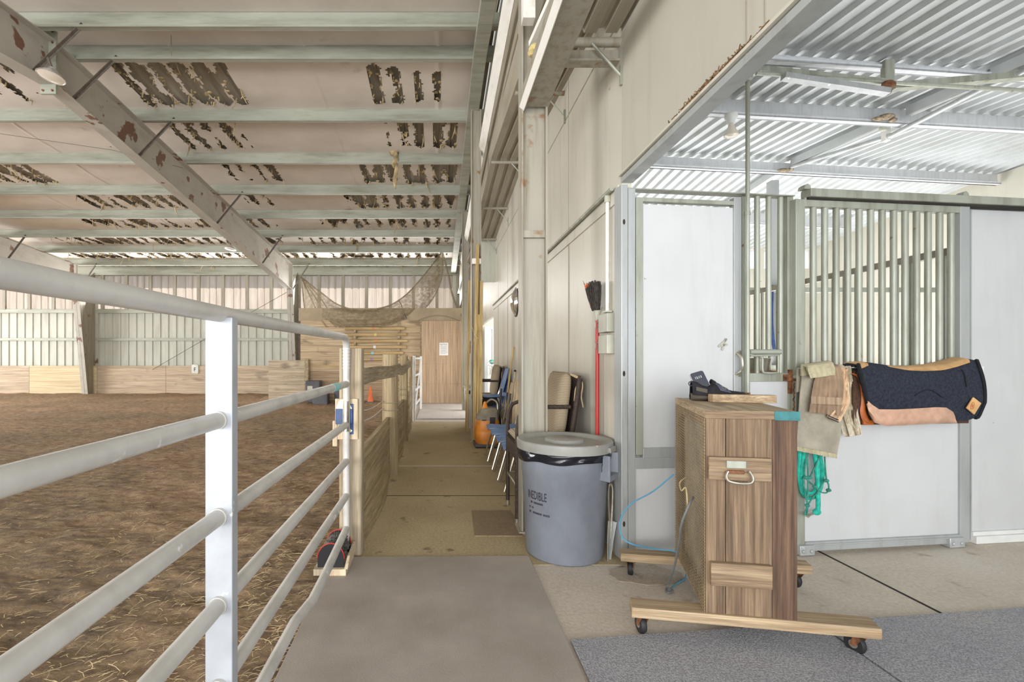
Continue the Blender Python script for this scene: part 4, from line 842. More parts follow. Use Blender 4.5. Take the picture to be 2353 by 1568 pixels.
vs_, fs_ = text2d('12:13', .017); mb = MB(); mb.add([tuple(Rp @ V((v.x+.016, -.0052, v.y+.062))) for v in vs_], fs_); mb.build('clock_digits', 'white', r2, True)
# cables
tag(MB().tube(spline([P(1548, 1090, 2.72), P(1500, 1130, 2.75), P(1448, 1160, 2.8), P(1426, 1195, 2.8), P(1428, 1230, 2.78), P(1450, 1250, 2.74), P(1505, 1262, 2.74), P(1550, 1268, 2.71), P(1568, 1290, 2.70), (X(1577, 2.74), 2.74, .02), (X(1572, 2.70), 2.70, .005), (X(1556, 2.65), 2.65, .005), (X(1541, 2.59), 2.59, .005)], 8), .0042, 8).build('blue_cable', 'bluecable'), 'blue cable looping from behind the cart to the floor', 'cable')
tag(MB().tube(spline([P(1594, 1143, 2.28), P(1584, 1160, 2.24), P(1566, 1205, 2.26), P(1560, 1250, 2.34), P(1550, 1300, 2.46), (X(1536, 2.59), 2.59, .03), (X(1530, 2.56), 2.56, .006), (X(1537, 2.54), 2.54, .006), (X(1546, 2.57), 2.57, .006)], 8), .0055, 8).build('grey_cable', 'greycable'), 'thick grey cable hanging out of the mesh side of the cart', 'cable')
tag(MB().tube(spline([P(1575, 1098, 2.35), P(1562, 1110, 2.34), P(1566, 1128, 2.3), P(1576, 1122, 2.28), P(1580, 1165, 2.25)], 5), .0035, 6).build('baling_twine', 'tuft'), 'loop of baling twine tied to the wire mesh of the cart', 'twine')
# ------------------------------------------------------------------ waste bin
BC = V((.82, 3.10, 0)); r = thing('waste_bin', 'round grey waste bin with a lid and black liner beside the column', 'bin', BC)
b = MB(); b.lathe([(0, .0), (.232, .0), (.240, .008), (.246, .04), (.268, .52), (.271, .525), (.274, .60), (.280, .66), (.284, .69), (.276, .695), (.268, .60), (.24, .05), (0, .03)], (0, 0, 0), 56); b.build('body', 'can', r, True, sharp=30)
b = MB()
for k in range(1): 
    a0 = -.66; c_ = lambda rad, z, t: V((rad*math.cos(t), rad*math.sin(t), z))
    for t0, t1, z0, z1, r0, r1 in ((a0-.27, a0+.27, .512, .545, .262, .335), (a0-.27, a0-.22, .54, .668, .264, .332), (a0+.22, a0+.27, .54, .668, .264, .332), (a0-.25, a0+.25, .54, .668, .2625, .2725)):
        b.hexa([c_(r0, z0, t0), c_(r1, z0, t0), c_(r1, z0, t1), c_(r0, z0, t1)], [c_(r0, z1, t0), c_(r1, z1, t0), c_(r1, z1, t1), c_(r0, z1, t1)])
b.build('handle', 'can', r, True, bevel=.006)
b = MB(); b.sheet(lambda a, c: c_(.2835+.007*math.sin(c*3)+.006*noise.noise((a*26, c*4, 2))+.003*math.sin(a*60+c*5), .70-c*(.085+.022*noise.noise((a*9, 0, 5))+.012*math.sin(a*14)), a*2*math.pi), 180, 14, 0); b.build('bin_liner', 'bag', r, True, sharp=180)
b = MB(); b.sheet(lambda a, c: c_(.292+.006*noise.noise((a*5, c*6, 7))-.01*c, .70-c*.135+.006*math.sin(a*9), a0-.30+a*.34), 16, 14, 0); b.build('clear_liner_flap', 'bag', r, True, sharp=180)
b = MB(); b.lathe([(.290, .672), (.300, .674), (.303, .71), (.302, .728), (.296, .733), (.262, .733), (.235, .712), (.20, .711), (.125, .716), (.118, .733), (.11, .736), (0, .738)], (0, 0, 0), 64); b.build('lid', 'lid', r, True, sharp=30)
c_ = lambda rad, z, t: V((rad*math.cos(t), rad*math.sin(t), z))
b = MB()
for t0 in (a0, a0+math.pi): b.hexa([c_(.285, .680, t0-.16), c_(.322, .678, t0-.16), c_(.322, .678, t0+.16), c_(.285, .680, t0+.16)], [c_(.285, .712, t0-.16), c_(.318, .712, t0-.16), c_(.318, .712, t0+.16), c_(.285, .712, t0+.16)])
b.build('lid_lip', 'lid', r, True, bevel=.006)
def wrap(body, size, t0, z0, name, m, rad0=.2525, sx=1.0, slope=.0422):
    vs_, fs_ = text2d(body, size); mb = MB()
    mb.add([c_(rad0+slope*(z0+v.y-.2)+.0012, z0+v.y, t0+v.x*sx/.26) for v in vs_], fs_); return mb.build(name, m, r, True)
wrap('INEDIBLE', .074, -2.80, .380, 'lettering', 'ink', .2552, .50)
mb = MB(); rnd = random.Random(2)
for z, n_, h_ in ((.352, 13, .012), (.29, 18, .012), (.322, 5, .008)):
    for k in range(n_):
        if rnd.random() < .75:
            t = -2.76+k*.034; rd = .2555+.0422*(z-.2)+.001
            mb.add([c_(rd, z, t), c_(rd, z, t+.022), c_(rd, z+h_, t+.022), c_(rd, z+h_, t)], [(0, 1, 2, 3)])
mb.build('worn_print', 'ink', r, True)
# broom on the wall
r = thing('red_broom', 'upturned broom with a red handle leaning on the aisle wall', 'broom', (1.10, 3.29, 0))
MB().tube([(1.098, 3.29, .005), (1.10, 3.29, 1.52)], .0135, 12).build('handle', 'red', r)
mb = MB(); mb.lathe([(.012, 1.5), (.016, 1.53), (.02, 1.56), (.03, 1.59), (.036, 1.6), (0, 1.6)], (1.10, 3.29, 0), 14); mb.build('neck', 'bracket', r)
rnd = random.Random(8); mb = MB()
for k in range(420):
    a = rnd.uniform(0, 6.283); q = rnd.uniform(0, 1)**.5; p = V((1.090+.022*q*math.cos(a), 3.29+.045*q*math.sin(a), 1.58)); e = V((1.070+.044*q*math.cos(a), 3.29+.10*q*math.sin(a), rnd.uniform(1.73, 1.775)))
    mb.tube([p, p.lerp(e, .6)+V((rnd.uniform(-.004, .004), rnd.uniform(-.006, .006), 0)), e], .003, 3)
for k in range(8): mb.tube([(1.09, 3.31, 1.64), (1.07, 3.38+.02*k, 1.68+.02*k)], .0015, 3)
mb.build('bristles', 'broomfibre', r)
mb = MB()
for k in range(40): a = rnd.uniform(-.5, .5); mb.tube([(1.07+.008*a, 3.29+rnd.uniform(0, .04), 1.6), (1.034+.006*a, 3.29+rnd.uniform(-.02, .08), 1.765)], .0032, 3)
mb.build('red_bristles', 'cone', r)
MB().box((1.09, 3.25, 1.515), (1.139, 3.33, 1.521)).build('wall_clip', 'bracket', r)
# scoop behind the bin
r = thing('dust_pan', 'metal dust pan and tongs standing in the corner behind the bin', 'dust pan', (1.07, 2.96, 0))
b = MB(); b.sheet(lambda a, c: V((1.038+.012*(1-c)+.062*a*(.45+.55*c)+.012*c*c, 2.945+.03*a-.01*c+.012*math.sin(a*3.14), .003+.25*c-.02*a)), 10, 14, .003); b.build('pan', 'galv', r)
b = MB(); b.tube(spline([(1.072, 2.965, .18), (1.064, 2.968, .30), (1.062, 2.97, .42), (1.072, 2.97, .47), (1.086, 2.97, .44), (1.083, 2.968, .32), (1.072, 2.96, .14)], 5), .006, 8); b.build('tongs', 'chrome', r)
# ------------------------------------------------------------------ rubber mats and floor slab
def matq(pts, m, label): b = MB(); b.prism(pts, 2, .0, .014); return tag(b.build('rubber_mat', m, bevel=.003), label, 'mat', 'rubber floor mats')
matq([(-.60, .6), (.567, .6), (.572, 3.0), (-.652, 2.98)], 'mat_smooth', 'smooth grey brown rubber mat at the aisle entrance')
matq([(.58, .6), (1.768, .6), (1.768, 2.242), (.586, 2.108)], 'mat_textured', 'pebbled grey rubber mat under the front of the cart')
matq([(1.782, .6), (3.3, .6), (3.3, 2.425), (1.78, 2.245)], 'mat_textured', 'pebbled grey rubber mat right of the seam in the corner')
b = MB(); b.prism([(-.42, 9.75), (.76, 9.75), (.76, 12.9), (-.42, 12.9)], 2, 0, .03); tag(b.build('rubber_mat', 'concrete_far'), 'mat in front of the brown panel door, coloured pale as if lit', 'mat', 'rubber floor mats')  # pale tone carries the light falling in from the opening
b = MB(); b.prism([(.26, 3.36), (.60, 3.36), (.60, 3.92), (.28, 3.92)], 2, 0, .006); tag(b.build('floor_cover', 'slab'), 'square worn cover slab in the aisle floor beside the column', 'slab')
b = MB(); b.prism([(1.20+(.21+.05*noise.noise((math.cos(k*.2)*2, math.sin(k*.2)*2, 3)))*math.cos(k*.19635), 2.76+(.125+.05*noise.noise((math.cos(k*.19635)*3, math.sin(k*.19635)*3, 7)))*math.sin(k*.19635)) for k in range(32)], 2, 0, .003); tag(b.build('rubble_patch', 'rubble'), 'broken rough concrete patch behind the cart', 'concrete', kind='stuff')
# ------------------------------------------------------------------ pipe gate
GX = -.565; r = thing('pipe_gate', 'galvanised six rail pipe gate half across the foreground', 'gate', (GX, 2.97, 0))
def rail(pts, n=14, nm='rail', rad=.0212): return MB().tube(pts, rad, n).build(nm, 'gate', r)
rail([(GX, -.9, 1.348), (GX, 2.90, 1.379)]+[(GX, 2.90+.075*math.sin(a), 1.304+.075*math.cos(a)) for a in (.3, .6, .9, 1.2, 1.5708)], 18, 'top_rail')
b = MB()
for k in range(7): z = 1.315-k*.020; b.tube([(GX, 2.975, z), (GX, 2.975, z-.010)], .0235, 16)
b.build('crimped_elbow', 'gate', r)
rail([(GX, 2.975, 1.31), (GX, 2.975, .07)], 16, 'end_post')
for z in (1.090, .84, .612, .398): rail([(GX, -.9, z), (GX, 2.97, z)])
rail([(GX, -.9, .19), (GX, 1.9, .205), (GX+.012, 2.12, .18), (GX+.018, 2.3, .195), (GX, 2.97, .195)])
b = MB(); b.box((-.601, 1.240, .05), (-.532, 1.250, 1.356)); b.box((-.601, 1.24, .05), (-.592, 1.275, 1.356)); b.box((-.541, 1.24, .05), (-.532, 1.275, 1.356)); b.build('upright', 'gateflat', r, bevel=.003)
b = MB()
for z in (1.090, .84, .612, .398): b.tube([(GX, 1.228, z), (GX, 1.24, z)], .0232, 18)
b.build('weld_collar', 'gate', r)
b = MB(); b.tube([(GX, 2.56, 1.09), (GX, 2.70, 1.09)], .0224, 16); b.build('tape_band', 'tape', r)
b = MB(); b.tube([(GX, 2.955, .985), (GX, 2.955, .80)], .02, 12); b.build('latch_sleeve', 'chrome', r)
# posts and fence
r = thing('gate_post', 'flat faced weathered wooden gate post with a rounded foot', 'post', (-.545, 3.03, 0))
b = MB(); b.prism([(-.622, 3.03), (-.61, 3.02), (-.49, 3.02), (-.478, 3.03), (-.478, 3.13), (-.50, 3.16), (-.60, 3.16), (-.622, 3.13)], 2, -.0, 1.316); b.build('timber', 'wood_post', r, bevel=.008)
r = thing('gate_latch', 'blue gate latch on a pale board screwed to the gate post', 'latch', (-.56, 3.01, .74))
b = MB(); b.box((-.640, 3.0, .742), (-.500, 3.018, .996)); b.build('board', 'board', r, bevel=.003)
b = MB(); b.box((-.634, 2.982, .84), (-.530, 3.0, .935)); b.box((-.560, 2.994, .775), (-.525, 3.0, .965)); b.build('latch_case', 'bluemetal', r, bevel=.003)
b = MB(); b.prism([(-.632, .935), (-.532, .935), (-.555, .985), (-.575, .992), (-.60, .992), (-.615, .985)], 1, 2.985, 2.999); b.build('latch_plate', 'chrome', r)
b = MB(); b.prism([(-.575, .835), (-.53, .80), (-.555, .775), (-.585, .80)], 1, 2.986, 2.992); b.ball((-.553, 2.985, .765), .012, 8); b.build('striker', 'chrome', r)
b = MB(); b.box((-.655, 2.99, .70), (-.628, 3.02, .86)); b.build('side_block', 'board', r, bevel=.003)
def log(x, y, rad, h, label):
    r = thing('log_post', label, 'post', (x, y, 0), 0, 'log posts'); b = MB(); pr = []
    for i in range(14):
        z = -.02+i*(h+.02)/13; pr.append((x+.008*noise.noise((z*2, y, 0)), y, z))
    b.tube(pr, [rad*(1.04-.06*i/13+.03*noise.noise((i*.4, y, 4))) for i in range(14)], 18); b.build('log', 'wood_post2', r, sharp=60)
    b = MB()
    for z in (.78, .70): b.tube([(x+rad*1.04*math.cos(t*.6), y+rad*1.04*math.sin(t*.6), z) for t in range(11)], .003, 5, True)
    b.build('wire_wrap', 'chrome', r)
log(-.503, 5.11, .083, 1.292, 'peeled log fence post second from the gate'); log(-.512, 7.25, .066, 1.285, 'peeled log fence post third from the gate'); log(-.535, 9.3, .05, 1.28, 'peeled log fence post beside the white gate')
def plank(pts, h, th, name, m, label, z0s, cat='board', group='fence boards'):
    """board standing on edge that follows a curve in plan"""
    q = spline([V((x, y, z)) for (x, y), z in zip(pts, z0s)], 6); n_ = len(q); b = MB(); vs = []
    for p in q: vs += [(p.x, p.y, p.z), (p.x-th, p.y, p.z), (p.x-th, p.y, p.z+h), (p.x, p.y, p.z+h)]
    fs = [(4*i+j, 4*i+(j+1) % 4, 4*i+4+(j+1) % 4, 4*i+4+j) for i in range(n_-1) for j in range(4)]+[(3, 2, 1, 0), (4*n_-4, 4*n_-3, 4*n_-2, 4*n_-1)]
    b.add(vs, fs, True); return tag(b.build(name, m, sharp=30), label, cat, group)
plank([(-.485, 3.165), (-.455, 3.8), (-.42, 4.6), (-.40, 5.2)], .108, .03, 'fence_rail', 'wood_rail', 'warped grey top rail between gate post and first log', [1.075, 1.08, 1.07, 1.085])
plank([(-.40, 5.22), (-.415, 5.9), (-.41, 6.6), (-.43, 7.3)], .108, .03, 'fence_rail', 'wood_rail', 'grey top rail between the first and second logs', [1.07, 1.05, 1.08, 1.13])
plank([(-.435, 7.35), (-.45, 8.3), (-.48, 9.3)], .108, .03, 'fence_rail', 'wood_rail', 'grey top rail running back to the third log', [1.11, 1.1, 1.1])
for y0, y1, w in ((3.17, 5.02, 'gate post'), (5.2, 7.18, 'first log'), (7.32, 9.25, 'second log')):
    for i, (n_, bow) in enumerate((('lowest', .05), ('middle', .02), ('top', .0))):
        plank([(-.50, y0), (-.50+bow, (y0+y1)/2), (-.50, y1)], .205, .035, 'kick_board', 'wood_kick', '%s kick board of the fence behind the %s' % (n_, w), [.01+.21*i]*3)
for z, w in ((.88, 'upper'), (.80, 'lower')):
    tag(MB().tube(spline([(-.56, 3.1, z+.02), (-.57, 4.1, z-.06), (-.585, 5.1, z-.085), (-.58, 7.2, z-.08)], 8), .0035, 6).build('electric_rope', 'white'), '%s pale cord strung between the fence posts' % w, 'cord', 'fence cords')
r = thing('white_gate', 'white painted pipe gate folded back at the end of the fence', 'gate', (-.5, 9.5, 0))
for z in (.3, .6, .9, 1.25): MB().tube([(-.46, 9.46, z), (-.40, 11.6, z)], .022, 8).build('rail', 'white', r)
for y, x in ((9.46, -.46), (11.6, -.40)): MB().tube([(x, y, .02), (x, y, 1.3)], .028, 8).build('upright', 'white', r)
MB().tube([(-.46, 9.46, .05), (-.40, 11.6, 1.25)], .015, 6).build('stay', 'white', r)
# boot brush
r = thing('boot_brush', 'boot scraper brush with black end plates on a pale board', 'brush', (-.59, 2.85, 0))
b = MB(); b.box((-.705, 2.72, .014), (-.52, 2.985, .05)); b.build('base_board', 'board', r, bevel=.002)
b = MB(); b.hexa([(-.53, 2.72, .05), (-.51, 2.72, .05), (-.51, 2.985, .05), (-.53, 2.985, .05)], [(-.525, 2.79, .1), (-.51, 2.79, .1), (-.51, 2.985, .11), (-.525, 2.985, .11)]); b.build('side_board', 'board', r, bevel=.002)
arc = [(-.612+.075*math.cos(a), .10+.085*math.sin(a)) for a in [math.pi*i/14 for i in range(15)]]
for y, nm in ((2.745, 0), (2.965, 1)):
    b = MB(); b.prism(arc+[(-.687, .05), (-.537, .05)], 1, y, y+.012); o = b.build('end_plate', 'black', r)
    b = MB(); b.tube([(a, y+.006, c) for a, c in arc], .0055, 6); b.build('edge_strip', 'red', o)
b = MB(); rnd = random.Random(4)
for i in range(700):
    a = math.pi*rnd.uniform(.02, .98); y = rnd.uniform(2.765, 2.96); ca, sa = math.cos(a), math.sin(a)
    b.tube([(-.612+.05*ca, y, .095+.055*sa), (-.612+.074*ca+rnd.uniform(-.005, .005), y+rnd.uniform(-.006, .006), .098+.083*sa)], .0026, 3)
b.build('bristles', 'bristle', r)
b = MB(); b.prism([(-.612+.052*math.cos(math.pi*i/12), .08+.07*math.sin(math.pi*i/12)) for i in range(13)]+[(-.66, .05), (-.56, .05)], 1, 2.757, 2.964); b.build('brush_core', 'black', r)
# ------------------------------------------------------------------ seats along the aisle wall
def wicker_chair(loc, label):
    """faces -x; local x from front (0) to back (.45), y across .48"""
    r = thing('wicker_chair', label, 'chair', loc, 0, 'tall wicker chairs'); W = .24; sh = .60
    for y in (-W, W):
        MB().tube([(0, y, .02), (0, y, sh+.1), (.01, y, sh+.2), (.04, y, sh+.262), (.1, y, sh+.285), (.40, y, sh+.285)], .016, 10).build('front_leg_and_arm', 'wicker', r, True)
        MB().tube([(0, y, 0), (0, y, .045)], .0165, 10).build('leg_cap', 'chrome', r, True)
        MB().tube([(.42, y, .0), (.40, y, .35), (.40, y, sh), (.47, y, 1.10)], .02, 10).build('rear_leg', 'wicker', r, True)
    b = MB(); b.tube([(0, -W, .28), (0, W, .28)], .01, 8); b.tube([(0, -W, .28), (.40, -W, .28)], .008, 8); b.tube([(0, W, .28), (.40, W, .28)], .008, 8); b.build('stretcher', 'chrome', r, True)
    b = MB(); b.box((-.015, -W, sh-.11), (.005, W, sh)); b.box((0, -W-.006, sh-.11), (.4, -W+.006, sh)); b.box((0, W-.006, sh-.11), (.4, W+.006, sh)); b.box((0, -W, sh-.02), (.41, W, sh)); b.build('seat', 'wicker', r, True)
    b = MB(); b.hexa([(.39, -W, sh), (.41, -W, sh), (.41, W, sh), (.39, W, sh)], [(.46, -W, 1.12), (.48, -W, 1.12), (.48, W, 1.12), (.46, W, 1.12)]); b.build('backrest', 'wicker', r, True)
    def cu(c0, n, u, v, hu, hv, th):
        c0, n, u, v = V(c0), V(n).normalized(), V(u), V(v)
        b = MB()
        for sgn in (1, -1):
            b.sheet(lambda a, c: c0+u*(2*a-1)*hu+v*(2*c-1)*hv+n*sgn*th*(max(0, (1-abs(2*a-1)**5)*(1-abs(2*c-1)**5)))**.38, 18, 18, 0)
        return b
    cu((.2, 0, sh+.035), (0, 0, 1), (1, 0, 0), (0, 1, 0), .205, W-.01, .04).build('seat_cushion', 'cush', r, True, sharp=180)
    cu((.355, 0, sh+.29), (1, 0, -.12), (0, 1, 0), (.12, 0, 1), W-.005, .255, .055).build('back_cushion', 'cush', r, True, sharp=180)
    b = MB()
    for y in (-W+.01, W-.01): b.tube(spline([(.40, y, sh+.53), (.47, y, sh+.50), (.44, y-.01, sh+.42), (.43, y-.01, sh+.33)], 4), .006, 6); b.tube(spline([(.40, y, sh+.53), (.49, y, sh+.47), (.485, y, sh+.36), (.50, y, sh+.28)], 4), .006, 6)
    b.build('cushion_tie', 'hose', r, True); return r
w1 = wicker_chair((.60, 3.84, 0), 'tall wicker chair with striped cushion behind the column and bin')
w2 = dup(w1, (.60, 7.95, 0), 'tall wicker chair with cushion at the far end behind the orange machine')
def blue_chair(loc, label, group):
    r = thing('school_chair', label, 'chair', loc, 0, group); sh = .40
    b = MB(); b.sheet(lambda a, c: V((a*.40, (c-.5)*.38*(1-.1*abs(2*a-1)**3), sh+.015*math.cos(c*6.283)-.03*math.sin(a*3.14)*.6-(.02*(1-a*6) if a < .16 else 0))), 14, 14, .012); b.build('seat', 'blueplastic', r, True, sharp=60)
    b = MB(); b.sheet(lambda a, c: V((.39+.09*a-.02*math.sin(c*3.14), (c-.5)*(.38-.03*a)*(1-.12*max(0, a-.7)*3), sh+.06+.36*a)), 12, 12, .012); b.build('backrest', 'blueplastic', r, True, sharp=60)
    for y in (-.15, .15):
        MB().tube([(-.02, y*1.18, 0), (.09, y, sh-.03)], .012, 8).build('front_leg', 'chrome', r, True)
        MB().tube([(.46, y*1.15, 0), (.36, y, sh-.03), (.40, y, sh+.1), (.46, y, sh+.3)], .012, 8).build('rear_leg', 'chrome', r, True)
    MB().tube([(.09, -.15, sh-.035), (.09, .15, sh-.035)], .01, 8).build('brace', 'chrome', r, True); return r
c1 = blue_chair((.645, 4.66, 0), 'blue school chair first in the row behind the wicker chair', 'blue school chairs')
dup(c1, (.64, 5.10, 0), 'blue school chair second in the row behind the wicker chair'); dup(c1, (.635, 5.56, 0), 'blue school chair third in the row behind the wicker chair'); dup(c1, (.63, 6.0, 0), 'blue school chair last in the row next to the orange machine')
dup(c1, (.62, 7.45, .10), 'lower blue school chair of the stacked pair behind the orange machine'); dup(c1, (.60, 7.47, .275), 'upper blue school chair of the stacked pair behind the orange machine')
# orange wet vacuum
r = thing('wet_vacuum', 'orange and grey wet vacuum on the aisle floor', 'vacuum', (.71, 6.85, 0))
def loft(sec, n=28):
    """rounded-rect sections (z, cx, cy, hx, hy)"""
    b = MB(); rings = []
    for z, cx_, cy_, hx, hy in sec:
        g = []
        for k in range(n):
            a = 2*math.pi*k/n; c, s = math.cos(a), math.sin(a); q = .5
            g.append((cx_+hx*math.copysign(abs(c)**q, c), cy_+hy*math.copysign(abs(s)**q, s), z))
        rings.append(g)
    vs = [p for g in rings for p in g]; m = len(rings)
    b.add(vs, [(i*n+k, i*n+(k+1) % n, (i+1)*n+(k+1) % n, (i+1)*n+k) for i in range(m-1) for k in range(n)]+[tuple(range(n))[::-1], tuple(range((m-1)*n, m*n))], True); return b
loft([(.05, 0, 0, .165, .2), (.09, 0, 0, .175, .21), (.22, 0, 0, .18, .21), (.235, 0, 0, .176, .206), (.25, 0, 0, .18, .21), (.36, 0, 0, .165, .195), (.385, 0, 0, .158, .19)]).build('tank', 'orange', r, True, sharp=40)
loft([(.385, 0, 0, .16, .192), (.42, 0, 0, .15, .185), (.46, .01, 0, .14, .17), (.47, .02, 0, .13, .16), (.51, .03, 0, .12, .14), (.54, .03, 0, .10, .12), (.55, .03, 0, .06, .08)]).build('motor_head', 'greyplastic', r, True, sharp=40)
b = MB(); b.box((-.19, -.21, .015), (.17, .2, .055)); b.build('base', 'tubgrey', r, True, bevel=.01)
b = MB(); b.box((.02, -.212, .34), (.09, -.19, .43)); b.box((-.09, -.206, .385), (-.03, -.19, .395)); b.build('clip', 'black', r, True, bevel=.004)
b = MB(); b.box((-.02, -.216, .08), (.14, -.208, .2)); b.build('tank_recess', 'orange', r, True, bevel=.004)
b = MB(); b.tube(spline([(-.06, 0, .52), (-.02, -.01, .60), (.06, 0, .66), (.14, 0, .62), (.15, 0, .5)], 5), .014, 8); b.build('carry_handle', 'chrome', r, True)
b = MB(); b.lathe([(0, .0), (.05, .0), (.035, .03), (.02, .09), (0, .1)], (-.03, -.03, .54), 10); b.build('hose_inlet', 'orange', r, True)
for k, (x, y) in enumerate(((-.16, -.17), (.14, -.17), (-.16, .17), (.14, .17))): MB().lathe([(0, -.012), (.025, -.012), (.025, .012), (0, .012)], (x, y, .025), 12, Matrix.Rotation(math.pi/2, 3, 'Y')).build('caster', 'black', r, True)
b = MB(); b.tube([(.15, -.10, .38), (.17, -.08, .6), (.20, -.05, .82)], .014, 8); b.build('wand', 'black', r, True)
# hoses, sticks, folded chair
for i, (y, h, lab) in enumerate(((6.1, .98, 'tan hose loop hanging nearest the blue chairs'), (6.28, .96, 'middle tan hose loop on the aisle wall'), (6.48, .93, 'tan hose loop nearest the orange machine'))):
    tag(MB().tube(spline([(1.02, y-.06, .02), (1.03, y-.08, .5), (1.06, y-.06, h-.08), (1.08, y, h), (1.09, y+.06, h-.08), (1.09, y+.08, .5), (1.08, y+.08, .02)], 6), .032, 10).build('vacuum_hose', 'hose'), lab, 'hose', 'tan hoses')
tag(MB().tube([(.93, 6.98, .0), (1.115, 7.02, 1.42)], .014, 10).build('broom_stick', 'lumber'), 'long yellow stick leaning on the aisle wall', 'stick')
r = thing('short_stick', 'shorter pale stick with a black tip leaning on the wall', 'stick', (1.1, 6.86, 0)); MB().tube([(1.03, 6.86, 0), (1.115, 6.88, 1.06)], .013, 10).build('shaft', 'hose', r); MB().ball((1.116, 6.88, 1.07), .018, 8).build('tip', 'black', r)
r = thing('folded_chair', 'folded tan metal chair leaning on the wall behind the hoses', 'chair', (1.0, 6.72, 0))
for y in (6.58, 6.86): MB().tube([(.86, y, 0), (1.04, y, .78), (1.06, y, .9)], .011, 8).build('leg', 'greyplastic', r); MB().tube([(.98, y+.01, 0), (.99, y+.01, .5), (1.0, y, .76)], .011, 8).build('rear_leg', 'black', r)
MB().hexa([(.97, 6.58, .40), (.985, 6.58, .40), (.985, 6.86, .40), (.97, 6.86, .40)], [(1.04, 6.58, .74), (1.055, 6.58, .74), (1.055, 6.86, .74), (1.04, 6.86, .74)]).build('seat', 'hose', r)
MB().hexa([(1.02, 6.58, .76), (1.035, 6.58, .76), (1.035, 6.86, .76), (1.02, 6.86, .76)], [(1.055, 6.58, .91), (1.07, 6.58, .91), (1.07, 6.86, .91), (1.055, 6.86, .91)]).build('backrest', 'hose', r)
r = thing('tall_bin', 'tall narrow pale bin behind the second column', 'bin', (.57, 8.7, 0))
MB().hexa([(.53, 8.55, 0), (.66, 8.55, 0), (.66, 8.8, 0), (.53, 8.8, 0)], [(.49, 8.5, .72), (.68, 8.5, .72), (.68, 8.85, .72), (.49, 8.85, .72)]).build('body', 'white', r); MB().box((.48, 8.49, .72), (.69, 8.86, .76)).build('lid', 'bracket', r, bevel=.01); MB().box((.5, 8.485, .62), (.58, 8.5, .68)).build('label_patch', 'black', r)
def stud(p, q, w, d, lab): return tag(MB().bar(p, q, w, d, (0, 1, 0)).build('lumber_plank', 'lumber', bevel=.004), lab, 'plank', 'leaning lumber')
stud((.535, 7.05, 0), (.60, 7.14, 2.95), .045, .09, 'tallest plank leaning on the second column'); stud((.625, 7.03, 0), (.655, 7.15, 2.40), .05, .09, 'shorter plank right of the tallest one')
stud((.50, 8.2, 0), (.56, 8.3, 2.6), .05, .06, 'yellow plank left of the second column'); stud((.58, 7.02, 0), (.612, 7.1, 1.9), .03, .05, 'thin lath between the two leaning planks')
tag(MB().tube(spline([(.50, 7.12, 1.75), (.58, 7.0, 1.55), (.64, 7.0, 1.60), (.58, 7.0, 1.66), (.52, 7.1, 1.45)], 5), .004, 6).build('twine', 'tuft'), 'twine tied round the leaning planks', 'twine')
r = thing('wall_mirror', 'round convex mirror fixed on the aisle wall', 'mirror', (1.13, 6.9, 2.06)); MY = Matrix.Rotation(-math.pi/2, 3, 'Y')
MB().lathe([(0, .075), (.06, .07), (.12, .055), (.17, .03), (.20, .0), (.19, -.01), (0, -.01)], (0, 0, 0), 32, MY).build('glass', 'mirror', r, True); MB().lathe([(.195, -.012), (.212, -.008), (.212, .006), (.195, .008)], (0, 0, 0), 32, MY).build('rim', 'black', r, True)
# doorway at the end of the aisle wall
r = thing('far_stall_door', 'white framed door beyond the bright opening at the aisle end', 'door', (1.5, 12.4, 0)); MB().box((1.28, 12.4, .05), (2.3, 12.43, 2.0)).build('panel', 'stallwhite', r)
b = MB(); b.box((1.22, 12.37, 0), (1.30, 12.45, 2.08)); b.box((1.42, 12.37, 0), (1.47, 12.4, 2.0)); b.box((1.22, 12.37, 2.0), (2.3, 12.45, 2.08)); b.build('frame', 'bluesteel', r); MB().tube(spline([(1.36, 12.36, 1.06), (1.36, 12.32, 1.0), (1.36, 12.32, .9), (1.36, 12.36, .84)], 4), .01, 6).build('handle', 'chrome', r)
r = thing('wire_basket', 'white wire basket with a teal cloth hanging inside the bright opening', 'basket', (1.36, 11.9, 1.05))
for z, q in ((1.16, .13), (1.08, .12), (1.0, .09)): MB().tube([(1.38+q*math.cos(t*.524), 11.9+q*math.sin(t*.524), z) for t in range(12)], .01, 6, True).build('hoop', 'basket', r)
MB().ball((1.36, 11.9, 1.17), .08, 10, (1, 1, .7)).build('cloth', 'dteal', r)
struct(MB().box((1.2, 12.6, 0), (4, 12.66, 3.6)).build('wall_far_right', 'wallpanel'))
# ------------------------------------------------------------------ far end of the aisle
YD = 13.2
r = thing('panel_door', 'brown grooved panel door with a paper notice', 'door', (.18, YD, 0)); x0, x1 = X(969, YD), X(1068, YD); zt = Z(738, YD)
MB().box((x0, YD, .02), (x1, YD+.04, zt)).build('leaf', 'door_ply', r)
b = MB()
for i in range(1, 6): x = x0+(x1-x0)*i/6; b.box((x-.006, YD-.002, .02), (x+.006, YD+.001, zt))
for z in (.55, 1.1): b.box((x0, YD-.0015, z), (x1, YD+.001, z+.005))
b.build('groove', 'planklow', r)
r2 = thing('paper_notice', 'white notice sheet pinned to the brown panel door', 'notice', (X(1020, YD), YD-.01, Z(802, YD))); a, c = X(1009.5, YD), X(1030, YD); za, zb2 = Z(817, YD), Z(788, YD)
MB().box((a, YD-.008, za), (c, YD-.004, zb2)).build('sheet', 'paper', r2)
vs_, fs_ = text2d('NOTICE', .062); MB().add([(a+.018+v.x*.86, YD-.0095, zb2-.068+v.y) for v in vs_], fs_).build('heading', 'ink', r2)
b = MB()
for i in range(9): b.box((a+.03, YD-.0095, zb2-.1-.025*i), (c-.03-.03*(i % 3 == 2), YD-.0085, zb2-.094-.025*i))
b.build('printed_lines', 'greyink', r2)
